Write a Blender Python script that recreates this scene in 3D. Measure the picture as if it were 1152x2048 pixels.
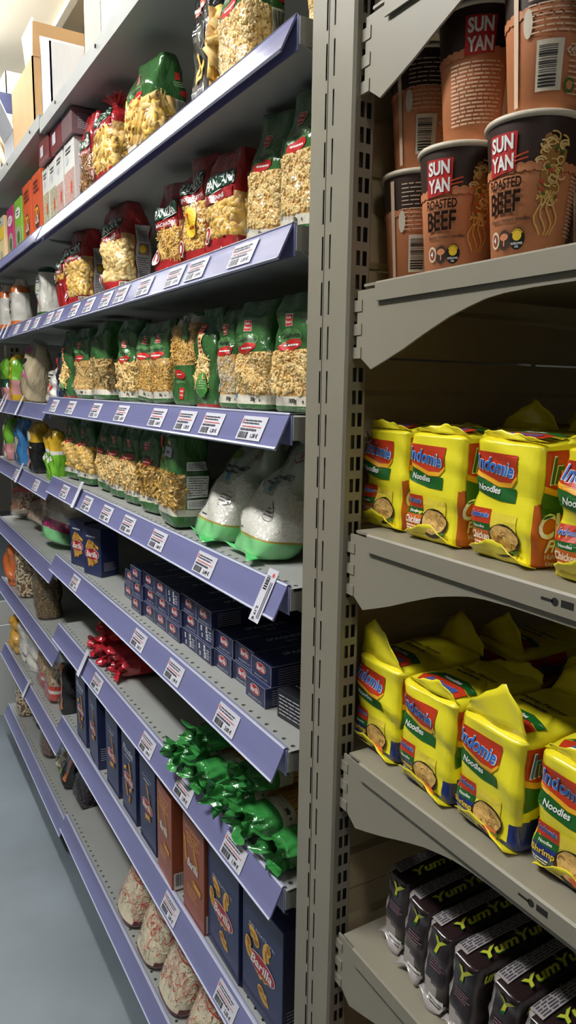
import bpy, math, random
import numpy as np
from mathutils import Matrix, Vector
from mathutils.geometry import tessellate_polygon

scene = bpy.context.scene
for o in list(bpy.data.objects):
    bpy.data.objects.remove(o)
COL = scene.collection
H0 = 1.48            # eye height above the floor
PI = math.pi

# ------------------------------------------------------------------ camera
cam_data = bpy.data.cameras.new('camera')
cam_data.sensor_fit = 'VERTICAL'
cam_data.sensor_height = 36.0
cam_data.lens = 1440 / 2048 * 36.0
cam_data.clip_start = 0.02
camera = bpy.data.objects.new('camera', cam_data)
COL.objects.link(camera)
# third column is the camera's own +Z axis (it looks along -Z)
R_CAM = ((0.86035102, 0.07241846, -0.50453115),
         (-0.50947424, 0.15177144, -0.84699553),
         (0.0152353, 0.9857591, 0.16747205))
camera.matrix_world = Matrix([list(R_CAM[i]) + [(0, 0, H0)[i]] for i in range(3)] + [[0, 0, 0, 1]])
scene.camera = camera

# ------------------------------------------------------------------ world and exposure
world = bpy.data.worlds.new('world')
scene.world = world
world.use_nodes = True
world.node_tree.nodes['Background'].inputs[0].default_value = (0.9, 0.95, 1.0, 1)
world.node_tree.nodes['Background'].inputs[1].default_value = 0.3
vs = scene.view_settings
vs.view_transform = 'Standard'
vs.look = 'None'
vs.gamma = 1.0
vs.use_curve_mapping = False
vs.exposure = 0.0
LAMP_STRENGTH = 46.0

# ------------------------------------------------------------------ materials
def lin(c):
    return tuple(((v / 255) / 12.92 if v / 255 <= 0.04045 else ((v / 255 + 0.055) / 1.055) ** 2.4) for v in c)

MATS = {}
def mat(name, rgb, rough=0.5, metal=0.0, coat=0.0, var=0.0, vscale=30.0, bump=0.0, bscale=60.0, bdist=0.002, spec=0.5,
        emit=None, stretch=None, rgb2=None):
    """Principled material with procedural colour variation and bump."""
    if name in MATS:
        return MATS[name]
    m = bpy.data.materials.new(name)
    m.use_nodes = True
    nt = m.node_tree
    b = nt.nodes['Principled BSDF']
    c = lin(rgb)
    b.inputs['Base Color'].default_value = (*c, 1)
    b.inputs['Roughness'].default_value = rough
    b.inputs['Metallic'].default_value = metal
    b.inputs['Coat Weight'].default_value = coat
    b.inputs['Coat Roughness'].default_value = 0.08
    b.inputs['Specular IOR Level'].default_value = spec
    if var or bump:
        tc = nt.nodes.new('ShaderNodeTexCoord')
        mp = nt.nodes.new('ShaderNodeMapping')
        if stretch:
            mp.inputs['Scale'].default_value = stretch
        nt.links.new(tc.outputs['Object'], mp.inputs['Vector'])
    if var:
        n = nt.nodes.new('ShaderNodeTexNoise')
        n.inputs['Scale'].default_value = vscale
        n.inputs['Detail'].default_value = 4
        nt.links.new(mp.outputs[0], n.inputs['Vector'])
        r = nt.nodes.new('ShaderNodeValToRGB')
        lo = tuple(max(0, v * (1 - var)) for v in c)
        hi = lin(rgb2) if rgb2 else tuple(min(1, v * (1 + var)) for v in c)
        r.color_ramp.elements[0].color = (*lo, 1)
        r.color_ramp.elements[1].color = (*hi, 1)
        r.color_ramp.elements[0].position = 0.3
        r.color_ramp.elements[1].position = 0.7
        nt.links.new(n.outputs['Fac'], r.inputs['Fac'])
        nt.links.new(r.outputs['Color'], b.inputs['Base Color'])
    if bump:
        n2 = nt.nodes.new('ShaderNodeTexNoise')
        n2.inputs['Scale'].default_value = bscale
        n2.inputs['Detail'].default_value = 3
        nt.links.new(mp.outputs[0], n2.inputs['Vector'])
        bp = nt.nodes.new('ShaderNodeBump')
        bp.inputs['Strength'].default_value = bump
        bp.inputs['Distance'].default_value = bdist
        nt.links.new(n2.outputs['Fac'], bp.inputs['Height'])
        nt.links.new(bp.outputs['Normal'], b.inputs['Normal'])
    if emit:
        b.inputs['Emission Color'].default_value = (*lin(rgb), 1)
        b.inputs['Emission Strength'].default_value = emit
    MATS[name] = m
    return m

def film(name, tint=(255, 255, 255), rough=0.1, fac=0.16, bump=0.5, bscale=45.0):
    """Clear plastic film: lets light through and mirrors the lamps."""
    if name in MATS:
        return MATS[name]
    m = bpy.data.materials.new(name)
    m.use_nodes = True
    nt = m.node_tree
    nt.nodes.remove(nt.nodes['Principled BSDF'])
    out = nt.nodes['Material Output']
    t = nt.nodes.new('ShaderNodeBsdfTransparent')
    t.inputs[0].default_value = (*lin(tint), 1)
    g = nt.nodes.new('ShaderNodeBsdfGlossy')
    g.inputs['Roughness'].default_value = rough
    g.inputs[0].default_value = (1, 1, 1, 1)
    fr = nt.nodes.new('ShaderNodeLayerWeight')
    fr.inputs['Blend'].default_value = 0.5
    pw = nt.nodes.new('ShaderNodeMath')
    pw.operation = 'POWER'
    pw.inputs[1].default_value = 4.0
    nt.links.new(fr.outputs['Facing'], pw.inputs[0])
    mul = nt.nodes.new('ShaderNodeMath')
    mul.operation = 'MULTIPLY_ADD'
    mul.inputs[1].default_value = 0.6
    mul.inputs[2].default_value = fac
    nt.links.new(pw.outputs[0], mul.inputs[0])
    mx = nt.nodes.new('ShaderNodeMixShader')
    nt.links.new(mul.outputs[0], mx.inputs[0])
    nt.links.new(t.outputs[0], mx.inputs[1])
    nt.links.new(g.outputs[0], mx.inputs[2])
    tc = nt.nodes.new('ShaderNodeTexCoord')
    n2 = nt.nodes.new('ShaderNodeTexNoise')
    n2.inputs['Scale'].default_value = bscale
    n2.inputs['Detail'].default_value = 2
    nt.links.new(tc.outputs['Object'], n2.inputs['Vector'])
    bp = nt.nodes.new('ShaderNodeBump')
    bp.inputs['Strength'].default_value = bump
    bp.inputs['Distance'].default_value = 0.006
    nt.links.new(n2.outputs['Fac'], bp.inputs['Height'])
    nt.links.new(bp.outputs['Normal'], g.inputs['Normal'])
    nt.links.new(mx.outputs[0], out.inputs['Surface'])
    MATS[name] = m
    return m

def foil(name, rgb, rough=0.2, bump=0.85, bscale=60.0, coat=1.0):
    """Printed, slightly crinkled plastic packaging."""
    return mat(name, rgb, rough=rough, coat=coat, bump=bump, bscale=bscale, bdist=0.008, var=0.12, vscale=12, stretch=(1.0, 1.0, 0.5))

def flat(name, rgb, rough=0.45):
    return mat(name, rgb, rough=rough)

# ------------------------------------------------------------------ mesh helpers
class G:
    """Collects geometry for one mesh object."""
    def __init__(self):
        self.v = []; self.f = []; self.m = []; self.n = 0
    def add(self, verts, faces, mi=0):
        verts = np.asarray(verts, float).reshape(-1, 3)
        self.v.append(verts)
        n = self.n
        for f in faces:
            self.f.append(tuple(int(i) + n for i in f))
        self.m.extend([mi] * len(faces) if isinstance(mi, int) else list(mi))
        self.n += len(verts)
    def box(self, x0, x1, y0, y1, z0, z1, mi=0):
        v = [(x, y, z) for z in (z0, z1) for y in (y0, y1) for x in (x0, x1)]
        self.add(v, [(0, 2, 3, 1), (4, 5, 7, 6), (0, 1, 5, 4), (2, 6, 7, 3), (0, 4, 6, 2), (1, 3, 7, 5)], mi)
    def prism(self, poly, axis, a, b, mi=0):
        """poly: 2D outline; extruded along axis from a to b."""
        n = len(poly)
        def P(p, t):
            return {'x': (t, p[0], p[1]), 'y': (p[0], t, p[1]), 'z': (p[0], p[1], t)}[axis]
        v = [P(p, a) for p in poly] + [P(p, b) for p in poly]
        f = [(i, (i + 1) % n, n + (i + 1) % n, n + i) for i in range(n)]
        tri = tessellate_polygon([[Vector((p[0], p[1], 0)) for p in poly]])
        f += [tuple(t) for t in tri] + [tuple(n + i for i in reversed(t)) for t in tri]
        self.add(v, f, mi)
    def tube(self, pts, r, sides=8, mi=0, cap=True):
        pts = [np.array(p, float) for p in pts]
        rs = r if isinstance(r, (list, tuple)) else [r] * len(pts)
        V = []
        up = np.array((0.13, 0.29, 0.95))
        for i, p in enumerate(pts):
            d = pts[min(i + 1, len(pts) - 1)] - pts[max(i - 1, 0)]
            d /= np.linalg.norm(d) + 1e-9
            a = np.cross(d, up); a /= np.linalg.norm(a) + 1e-9
            b = np.cross(d, a)
            for k in range(sides):
                t = 2 * PI * k / sides
                V.append(p + rs[i] * (math.cos(t) * a + math.sin(t) * b))
        F = [(i * sides + k, i * sides + (k + 1) % sides, (i + 1) * sides + (k + 1) % sides, (i + 1) * sides + k)
             for i in range(len(pts) - 1) for k in range(sides)]
        if cap:
            F += [tuple(range(sides - 1, -1, -1)), tuple((len(pts) - 1) * sides + k for k in range(sides))]
        self.add(V, F, mi)
    def build(self, name, mats, parent=None, smooth=False, bevel=0.0):
        me = bpy.data.meshes.new(name)
        V = np.concatenate(self.v) if self.v else np.zeros((0, 3))
        me.from_pydata(V.tolist(), [], self.f)
        if not isinstance(mats, (list, tuple)):
            mats = [mats]
        for m in mats:
            me.materials.append(m)
        if len(mats) > 1:
            me.polygons.foreach_set('material_index', self.m)
        if smooth:
            me.polygons.foreach_set('use_smooth', [True] * len(me.polygons))
        me.update()
        o = bpy.data.objects.new(name, me)
        COL.objects.link(o)
        if parent is not None:
            o.parent = parent
        if bevel:
            b = o.modifiers.new('bevel', 'BEVEL'); b.width = bevel; b.segments = 2; b.limit_method = 'ANGLE'
        return o

def tag(o, label=None, cat=None, group=None, kind=None):
    if label: o['label'] = label
    if cat: o['category'] = cat
    if group: o['group'] = group
    if kind: o['kind'] = kind
    return o

def empty(name, loc=(0, 0, 0), rot=(0, 0, 0)):
    o = bpy.data.objects.new(name, None)
    o.empty_display_size = 0.05
    COL.objects.link(o)
    o.location = loc; o.rotation_euler = rot
    return o

def copy_tree(o, parent=None):
    c = o.copy(); COL.objects.link(c)
    if 'kind' in o: c['kind'] = o['kind']
    c.parent = parent
    for ch in o.children:
        copy_tree(ch, c)
    return c

PROTO = {}
PVERTS = {}
def put(key, builder, x, y, z, label, cat, group=None, rz=0.0, lean=0.0, side=0.0, scale=None, rest=True):
    """Place a product. rz=0: its front faces the aisle (-X). lean>0 tips it backwards, side>0 tips it to the right."""
    if key in PROTO:
        o = copy_tree(PROTO[key])
    else:
        o = builder()
        PROTO[key] = o
    o.rotation_mode = 'XYZ'
    M = Matrix.Rotation(math.radians(-90 + rz), 4, 'Z') @ Matrix.Rotation(math.radians(-lean), 4, 'X') @ Matrix.Rotation(math.radians(side), 4, 'Y')
    if key not in PVERTS:
        vs = []
        for ch in list(o.children):
            if ch.type == 'MESH' and ch.get('kind') != 'stuff' and len(ch.data.vertices):
                a = np.zeros(len(ch.data.vertices) * 3); ch.data.vertices.foreach_get('co', a); vs.append(a.reshape(-1, 3))
        PVERTS[key] = np.concatenate(vs)
    if rest:        # settle the lowest point on the surface below
        sc = np.array(scale if isinstance(scale, tuple) else (scale or 1,) * 3)
        z = z - float(((PVERTS[key] * sc) @ np.array(M.to_3x3()).T)[:, 2].min()) + 0.0004
    o.location = (x, y, z)
    o.rotation_euler = M.to_euler('XYZ')
    if scale: o.scale = scale if isinstance(scale, tuple) else (scale,) * 3
    for k in ('label', 'category', 'group'):
        if k in o: del o[k]
    return tag(o, label, cat, group)

# ------------------------------------------------------------------ lettering
TEXTS = {}
_pend = []
def want(s, style='n'):
    if (s, style) not in TEXTS:
        TEXTS[(s, style)] = None
        _pend.append((s, style))
def bake_texts():
    objs = []
    for s, style in _pend:
        c = bpy.data.curves.new('t', 'FONT')
        c.body = s
        c.resolution_u = 3
        c.align_x = 'LEFT'
        if 'b' in style: c.offset = 0.022
        if 'B' in style: c.offset = 0.036
        if 'i' in style: c.shear = 0.25
        if 'k' in style: c.space_character = 0.86
        o = bpy.data.objects.new('t', c); COL.objects.link(o)
        objs.append(o)
    bpy.context.view_layer.update()
    dg = bpy.context.evaluated_depsgraph_get()
    for (key, o) in zip(_pend, objs):
        me = bpy.data.meshes.new_from_object(o.evaluated_get(dg))
        V = np.zeros(len(me.vertices) * 3); me.vertices.foreach_get('co', V)
        V = V.reshape(-1, 3)[:, :2]
        F = [tuple(p.vertices) for p in me.polygons]
        if len(V):
            lo, hi = V.min(0), V.max(0)
            V = (V - (lo + hi) / 2)
            TEXTS[key] = (V, F, hi - lo)
        bpy.data.meshes.remove(me)
        c = o.data
        bpy.data.objects.remove(o); bpy.data.curves.remove(c)
    _pend.clear()

# ------------------------------------------------------------------ printing on surfaces
class Art:
    """Flat print laid on a surface: S(points2d, offset) -> points3d."""
    def __init__(self, S, step=0.008):
        self.S = S; self.g = G(); self.mats = []; self.step = step; self.rng = random.Random(5)
        self.parts = [(None, self.g, self.mats)]; self.auto = None; self.hold = False
    def into(self, name):
        """Further print goes into a part of its own."""
        self.g = G(); self.mats = []; self.parts.append((name, self.g, self.mats))
    def mi(self, m):
        if m not in self.mats: self.mats.append(m)
        return self.mats.index(m)
    def put2(self, P, F, m, layer):
        if self.auto and not self.hold: self.into(self.auto)
        P = np.asarray(P, float).reshape(-1, 2)
        self.g.add(self.S(P, 0.0005 + 0.0003 * layer), F, self.mi(m))
    def rect(self, x0, y0, x1, y1, m, layer=0, rot=0):
        nx = max(1, math.ceil((x1 - x0) / self.step)); ny = max(1, math.ceil((y1 - y0) / self.step))
        X = np.linspace(x0, x1, nx + 1); Y = np.linspace(y0, y1, ny + 1)
        P = np.array([(x, y) for y in Y for x in X])
        if rot: P = self.turn(P, (x0 + x1) / 2, (y0 + y1) / 2, rot)
        F = [(j * (nx + 1) + i, j * (nx + 1) + i + 1, (j + 1) * (nx + 1) + i + 1, (j + 1) * (nx + 1) + i) for j in range(ny) for i in range(nx)]
        self.put2(P, F, m, layer)
    @staticmethod
    def turn(P, cx, cy, a):
        a = math.radians(a); c, s = math.cos(a), math.sin(a)
        Q = P - (cx, cy)
        return np.stack([Q[:, 0] * c - Q[:, 1] * s + cx, Q[:, 0] * s + Q[:, 1] * c + cy], 1)
    def ell(self, cx, cy, rx, ry, m, layer=0, rot=0, n=20, wob=0.0):
        rings = max(1, math.ceil(max(rx, ry) / self.step))
        P = [(cx, cy)]
        for r in range(1, rings + 1):
            for k in range(n):
                t = 2 * PI * k / n
                w = 1 + wob * math.sin(3 * t + 1) + wob * 0.6 * math.sin(7 * t)
                P.append((cx + rx * r / rings * math.cos(t) * w, cy + ry * r / rings * math.sin(t) * w))
        F = [(0, 1 + k, 1 + (k + 1) % n) for k in range(n)]
        for r in range(1, rings):
            a = 1 + (r - 1) * n; b = a + n
            F += [(a + k, b + k, b + (k + 1) % n, a + (k + 1) % n) for k in range(n)]
        P = np.array(P)
        if rot: P = self.turn(P, cx, cy, rot)
        self.put2(P, F, m, layer)
    def poly(self, pts, m, layer=0):
        F = [tuple(t) for t in tessellate_polygon([[Vector((p[0], p[1], 0)) for p in pts]])]
        P = [tuple(p) for p in pts]
        for _ in range(5):          # split long triangles so that the print follows the surface
            lim = self.step * 1.3; mid = {}; out = []; done = True
            def M(i, j):
                k = (min(i, j), max(i, j))
                if k not in mid:
                    P.append(((P[i][0] + P[j][0]) / 2, (P[i][1] + P[j][1]) / 2)); mid[k] = len(P) - 1
                return mid[k]
            for (i, j, k) in F:
                L = max(math.dist(P[i], P[j]), math.dist(P[j], P[k]), math.dist(P[k], P[i]))
                if L > lim:
                    a, b, c = M(i, j), M(j, k), M(k, i); out += [(i, a, c), (a, j, b), (c, b, k), (a, b, c)]; done = False
                else:
                    out.append((i, j, k))
            F = out
            if done: break
        self.put2(P, F, m, layer)
    def line(self, pts, wd, m, layer=0):
        """A stroke along a 2D polyline."""
        P = np.array(pts, float)
        D = np.gradient(P, axis=0); D /= (np.linalg.norm(D, axis=1, keepdims=True) + 1e-9)
        N = np.stack([-D[:, 1], D[:, 0]], 1) * wd / 2
        n = len(P)
        self.put2(np.concatenate([P + N, P - N]), [(i, n + i, n + i + 1, i + 1) for i in range(n - 1)], m, layer)
    def text(self, s, cx, cy, h, m, layer=2, w=None, style='n', rot=0, warp=None):
        T = TEXTS.get((s, style))
        if T is None: return
        V, F, size = T
        k = h / size[1]
        kx = k if w is None else w / size[0]
        P = V * (kx, k)
        if warp is not None: P = warp(P)
        P = P + (cx, cy)
        if rot: P = self.turn(P, cx, cy, rot)
        self.put2(P, F, m, layer)
    def bars(self, x0, y0, x1, y1, white, black, layer=1, horiz=False):
        if self.auto and not self.hold: self.into('barcode')
        h0 = self.hold; self.hold = True
        self.rect(x0, y0, x1, y1, white, layer)
        a, b = (y0, y1) if horiz else (x0, x1)
        m = (b - a) * 0.08
        t = a + m
        while t < b - m:
            wv = (b - a) * self.rng.choice((0.015, 0.025, 0.04))
            if horiz: self.rect(x0 + (x1 - x0) * .1, t, x1 - (x1 - x0) * .22, t + wv, black, layer + 1)
            else: self.rect(t, y0 + (y1 - y0) * 0.2, t + wv, y1 - (y1 - y0) * .06, black, layer + 1)
            t += wv + (b - a) * self.rng.choice((0.015, 0.025, 0.035))
        self.hold = h0
    def lines(self, x0, y0, x1, y1, n, m, layer=1, fill=0.5, rag=0.25):
        """Rows of tiny print, drawn as word-length dashes."""
        if self.auto and not self.hold: self.into('small_print')
        h0 = self.hold; self.hold = True
        dy = (y1 - y0) / n
        for i in range(n):
            y = y1 - (i + 0.5) * dy
            x = x0; end = x1 - self.rng.random() * rag * (x1 - x0)
            while x < end:
                wv = min((x1 - x0) * self.rng.uniform(0.08, 0.22), end - x)
                self.rect(x, y - dy * fill / 2, x + wv, y + dy * fill / 2, m, layer)
                x += wv + (x1 - x0) * 0.025
        self.hold = h0
    def build(self, name, parent):
        for nm, g, ms in self.parts:
            if g.n: g.build(nm or name, ms, parent)

# ------------------------------------------------------------------ bag surface
class Bag:
    """A filled bag. Perimeter coordinate p in metres from the front's left edge: front 0..w, right side w..w+d, back, left side."""
    def __init__(self, w, d, h, top='pinch', seed=1, wrk=0.0019, belly=0.03, n=6.0, pinch=0.74, bottom=0.04, skew=0.0, flat_top=0.02, endb=0.42, shear=0.0):
        self.w, self.d, self.h = w, d, h
        self.per = 2 * (w + d)
        self.top = top; self.wrk = wrk; self.belly = belly; self.n = n; self.pinch = pinch; self.bottom = bottom; self.skew = skew
        self.endb = endb; self.shear = shear
        r = random.Random(seed)
        self.ws = [(r.uniform(1, 4), r.uniform(1.5, 7), r.uniform(0, 6.3), r.uniform(0.3, 1)) for _ in range(6)]
        self.ws += [(r.randint(5, 11), r.uniform(3, 14), r.uniform(0, 6.3), r.uniform(0.2, 0.45)) for _ in range(5)]
    def base(self, p, t):
        w, d, h = self.w, self.d, self.h
        p = np.mod(p, self.per)
        x = np.where(p < w, -1 + 2 * p / w, np.where(p < w + d, 1.0, np.where(p < 2 * w + d, 1 - 2 * (p - w - d) / w, -1.0)))
        y = np.where(p < w, -1.0, np.where(p < w + d, -1 + 2 * (p - w) / d, np.where(p < 2 * w + d, 1.0, 1 - 2 * (p - 2 * w - d) / d)))
        k = (np.abs(x) ** self.n + np.abs(y) ** self.n) ** (-1 / self.n)
        x = x * k; y = y * k
        a = np.full_like(t, 0.5 * w); b = np.full_like(t, 0.5 * d)
        # rounded bottom
        u = np.clip(t / self.bottom, 0, 1)
        rb = 0.90 + 0.10 * np.sqrt(np.clip(1 - (1 - u) ** 2, 0, 1))
        a = a * rb; b = b * rb
        bl = 1 + self.belly * np.sin(np.clip(t / 0.8, 0, 1) * PI)
        a = a * bl; b = b * (1 + 2 * (bl - 1))
        z = t * h
        q = np.clip((t - self.pinch) / (1 - self.pinch), 0, 1)
        if self.top == 'pinch':
            s = np.clip(q / 0.95, 0, 1) ** 1.15
            b = b * (1 - s * (1 - self.endb)) + 0.0015 * s
            a = a * (1 - 0.03 * s)
        elif self.top == 'block':
            s = np.sqrt(np.clip(1 - q ** 2, 0, 1))
            s = 0.0 + 1.0 * s
            b = b * (0.02 + 0.98 * s); a = a * (0.45 + 0.55 * s)
        elif self.top == 'gather':
            neck = np.exp(-((q - 0.62) / 0.34) ** 2)
            flare = np.clip((q - 0.62) / 0.38, 0, 1)
            f = np.where(q <= 0, 1.0, np.where(q < 0.62, 1 - 0.86 * (q / 0.62) ** 1.5, 0.14 + 0.42 * flare))
            ruff = 1 + 0.5 * flare * np.sin(9 * 2 * PI * p / self.per)
            a = a * f * ruff; b = b * np.where(q < 0.62, f, 0.14 + 0.3 * flare) * ruff
        elif self.top == 'slump':
            s = q * q * (3 - 2 * q)
            b = b * (1 - s) + 0.002 * s
            z = z - 0.10 * h * q * q
        X = a * x; Y = b * y
        if self.top == 'slump':
            Y = Y - 0.9 * self.d * q * q * 0.5
        X = X + self.skew * t * t
        Y = Y + self.shear * t
        return np.stack([X, Y, z], -1)
    def wr(self, p, t):
        th = 2 * PI * p / self.per
        s = 0
        for (a, b, c, k) in self.ws:
            s = s + k * np.sin(round(a) * th + b * 3 * t + c)
        return s * self.wrk * np.clip(t * 8, 0, 1)
    def S(self, P, off=0.0, wr=True):
        P = np.asarray(P, float).reshape(-1, 2)
        p = P[:, 0]; t = np.clip(P[:, 1] / self.h, 0, 1)
        B = self.base(p, t)
        e = 0.0015
        dp = self.base(p + e, t) - self.base(p - e, t)
        t1 = np.clip(t + 0.01, 0, 1); t0 = np.clip(t - 0.01, 0, 1)
        dt = self.base(p, t1) - self.base(p, t0)
        N = np.cross(dp, dt)
        N /= (np.linalg.norm(N, axis=1, keepdims=True) + 1e-12)
        self.N = N; self.T = dp / (np.linalg.norm(dp, axis=1, keepdims=True) + 1e-12)
        o = off + (self.wr(p, t) if wr else 0)
        return B + N * np.reshape(o, (-1, 1) if np.ndim(o) else (1,))
    def grid(self, pc=(), tc=(), np_=36, nt=26):
        P = np.unique(np.round(np.concatenate([np.linspace(0, self.per, np_ + 1), np.array(pc, float)]), 5))
        P = P[(P >= 0) & (P <= self.per + 1e-6)]
        T = np.unique(np.round(np.concatenate([np.linspace(0, 1, nt + 1), [0.012, 0.03], np.linspace(self.pinch, 1, 8), np.array(tc, float) / self.h]), 5))
        return P, T
    def body(self, name, mats, region, parent, pc=(), tc=(), off=0.0, np_=36, nt=26, keep=None, cap=True):
        """region(p, z) -> material index; keep(p, z) -> bool."""
        P, T = self.grid(pc, tc, np_, nt)
        nP = len(P) - 1; nT = len(T)
        pts = np.array([(p, t * self.h) for t in T for p in P[:-1]])
        V = self.S(pts, off)
        F = []; M = []
        for j in range(nT - 1):
            for i in range(nP):
                pm = (P[i] + P[i + 1]) / 2; zm = (T[j] + T[j + 1]) / 2 * self.h
                if keep and not keep(pm, zm): continue
                F.append((j * nP + i, j * nP + (i + 1) % nP, (j + 1) * nP + (i + 1) % nP, (j + 1) * nP + i))
                M.append(region(pm, zm))
        if cap and not keep:
            F.append(tuple(range(nP - 1, -1, -1))); M.append(region(0.0, 0.0))
            if self.top in ('block', 'pinch', 'slump'):
                F.append(tuple((nT - 1) * nP + i for i in range(nP))); M.append(region(0.0, self.h))
        g = G(); g.add(V, F, M)
        return g.build(name, mats, parent, smooth=True)

# ------------------------------------------------------------------ small food pieces
def tube_piece(pts, r, sides=5, hollow=False):
    g = G(); g.tube(pts, r, sides, cap=not hollow)
    V = np.concatenate(g.v); return V, g.f
def piece_elbow(R=0.0032, r=0.0019, arc=200, n=6):
    return tube_piece([(R * math.cos(math.radians(a)), R * math.sin(math.radians(a)), 0) for a in np.linspace(0, arc, n)], r, 5)
def piece_tube(L=0.03, r=0.006, sides=8):
    V = []; F = []
    for i, (x, rr) in enumerate(((-L / 2, r), (L / 2, r), (L / 2, r * .72), (-L / 2, r * .72))):
        for k in range(sides):
            t = 2 * PI * k / sides
            V.append((x + (0.3 * rr * math.cos(t)), rr * math.cos(t), rr * math.sin(t)))
    for a, b in ((0, 1), (1, 2), (2, 3), (3, 0)):
        F += [(a * sides + k, b * sides + k, b * sides + (k + 1) % sides, a * sides + (k + 1) % sides) for k in range(sides)]
    return np.array(V), F
def piece_spiral(L=0.022, r=0.0042, turns=1.8, n=12):
    V = []; F = []
    for i in range(n):
        t = i / (n - 1); a = turns * 2 * PI * t
        for s in range(3):
            b = a + s * 2 * PI / 3
            V += [(L * (t - .5), r * math.cos(b), r * math.sin(b)), (L * (t - .5) + .0012, 0.25 * r * math.cos(b + 1), 0.25 * r * math.sin(b + 1))]
    for i in range(n - 1):
        for s in range(6):
            F.append((i * 6 + s, i * 6 + (s + 1) % 6, (i + 1) * 6 + (s + 1) % 6, (i + 1) * 6 + s))
    return np.array(V), F
def piece_strand(L=0.03, r=0.0011, bend=0.4, n=5, seed=0):
    rr = random.Random(seed)
    pts = [(0, 0, 0)]; a = 0
    for i in range(n):
        a += rr.uniform(-bend, bend)
        x, y, z = pts[-1]
        pts.append((x + L / n * math.cos(a), y + L / n * math.sin(a), 0))
    m = np.mean(pts, 0)
    return tube_piece([tuple(np.array(p) - m) for p in pts], r, 4)
def piece_bean(a=0.006, b=0.0042, c=0.0035):
    V = []; F = []
    n = 6; rings = (-0.95, -0.55, 0, 0.55, 0.95)
    for z in rings:
        q = math.sqrt(1 - z * z)
        for k in range(n):
            t = 2 * PI * k / n
            V.append((a * z, b * q * math.cos(t), c * q * math.sin(t)))
    for i in range(len(rings) - 1):
        F += [(i * n + k, i * n + (k + 1) % n, (i + 1) * n + (k + 1) % n, (i + 1) * n + k) for k in range(n)]
    F += [tuple(range(n - 1, -1, -1)), tuple((len(rings) - 1) * n + k for k in range(n))]
    return np.array(V), F
def piece_shell(L=0.016, r=0.007):
    V = []; F = []; n = 7
    for i, (x, q) in enumerate(((-.5, .25), (-.25, .8), (.1, 1), (.5, .55))):
        for k in range(n):
            t = PI * (k / (n - 1)) * 1.25 - 0.4
            V.append((x * L, q * r * math.cos(t), q * r * math.sin(t)))
    for i in range(3):
        F += [(i * n + k, i * n + k + 1, (i + 1) * n + k + 1, (i + 1) * n + k) for k in range(n - 1)]
    return np.array(V), F
def piece_ring(R=0.0022, r=0.0009):
    return tube_piece([(R * math.cos(a), R * math.sin(a), 0) for a in np.linspace(0, 2 * PI * .93, 7)], r, 4)
PIECES = dict(elbow=[piece_elbow(), piece_elbow(0.0029, 0.0018, 230)], tube=[piece_tube(0.034, 0.0068)], penne=[piece_tube(0.03, 0.0042, 6)],
              spiral=[piece_spiral()], strand=[piece_strand(0.024, 0.0013, 0.3, 5, i) for i in range(4)], vermi=[piece_strand(0.014, 0.0009, 0.7, 5, i) for i in range(4)],
              curl=[piece_strand(0.026, 0.0025, 1.0, 7, i + 9) for i in range(4)], maca=[piece_strand(0.022, 0.0022, 0.35, 5, i + 20) for i in range(3)],
              bean=[piece_bean()], pea=[piece_bean(.0042, .0042, .0042)], lentil=[piece_bean(.0028, .0028, .0016)], shell=[piece_shell()],
              ring=[piece_ring(), piece_strand(0.006, 0.0009, 1.2, 3, 2)], grain=[piece_bean(.0030, .0011, .0011)],
              noodle=[piece_strand(0.026, 0.0008, 0.8, 6, i + 40) for i in range(5)])

def scatter(bag, kind, count, p0, p1, z0, z1, name, mats, parent, seed=3, sink=0.0, tilt=0.1, align=None, scale=(0.85, 1.1)):
    """Loose pieces pressed against the inside of the bag's clear window, joined as one part."""
    rng = np.random.default_rng(seed)
    tp = PIECES[kind]
    P = np.stack([rng.uniform(p0, p1, count), rng.uniform(z0, z1, count)], 1)
    C = bag.S(P, sink); N = bag.N.copy(); T = bag.T.copy(); B = np.cross(N, T)
    g = G()
    mi = rng.integers(0, len(mats), count)
    for i in range(count):
        V, F = tp[i % len(tp)]
        a = rng.uniform(0, 2 * PI) if align is None else align + rng.normal(0, 0.25)
        b = rng.normal(0, tilt)
        c, s = math.cos(a), math.sin(a)
        ex = c * T[i] + s * B[i]; ey = -s * T[i] + c * B[i]; ez = N[i]
        ex2 = math.cos(b) * ex + math.sin(b) * ez; ez2 = -math.sin(b) * ex + math.cos(b) * ez
        k = rng.uniform(*scale)
        W = C[i] + k * (V[:, :1] * ex2 + V[:, 1:2] * ey + V[:, 2:3] * ez2)
        g.add(W, F, int(mi[i]))
    o = g.build(name, mats, parent, smooth=True)
    o['kind'] = 'stuff'
    return o

# ================================================================== the room
M_METAL = mat('grey_painted_steel', (144, 138, 122), rough=0.42, var=0.04, vscale=8, bump=0.02, bscale=200, bdist=0.0005)
M_METAL2 = mat('grey_shelf_steel', (158, 160, 156), rough=0.5, var=0.05, vscale=10)
M_DARK = mat('hole_shade_and_rivet', (28, 27, 25), rough=0.9)
M_HOLE_SHADE = mat('punched_hole_shade', (8, 8, 8), rough=1.0)
M_PANEL = mat('back_panel_steel', (150, 150, 143), rough=0.6, var=0.05, vscale=6)
M_PANEL2 = mat('warm_back_panel_steel', (190, 172, 132), rough=0.6, var=0.05, vscale=6)
M_RAIL = mat('lavender_price_rail_plastic', (124, 126, 170), rough=0.22, coat=0.5, var=0.10, vscale=5, stretch=(1, 0.25, 8), bump=0.10, bscale=14, bdist=0.002)
M_RAILLIP = mat('clear_rail_edge', (196, 200, 220), rough=0.18, coat=0.5)
M_WHITE = flat('white_print', (240, 240, 236)); M_BLACK = flat('black_print', (22, 22, 24))
M_PAPER = mat('tag_paper', (206, 206, 216), rough=0.6)
M_INK = flat('grey_ink', (70, 70, 82)); M_REDINK = flat('red_ink', (214, 96, 84))

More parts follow.
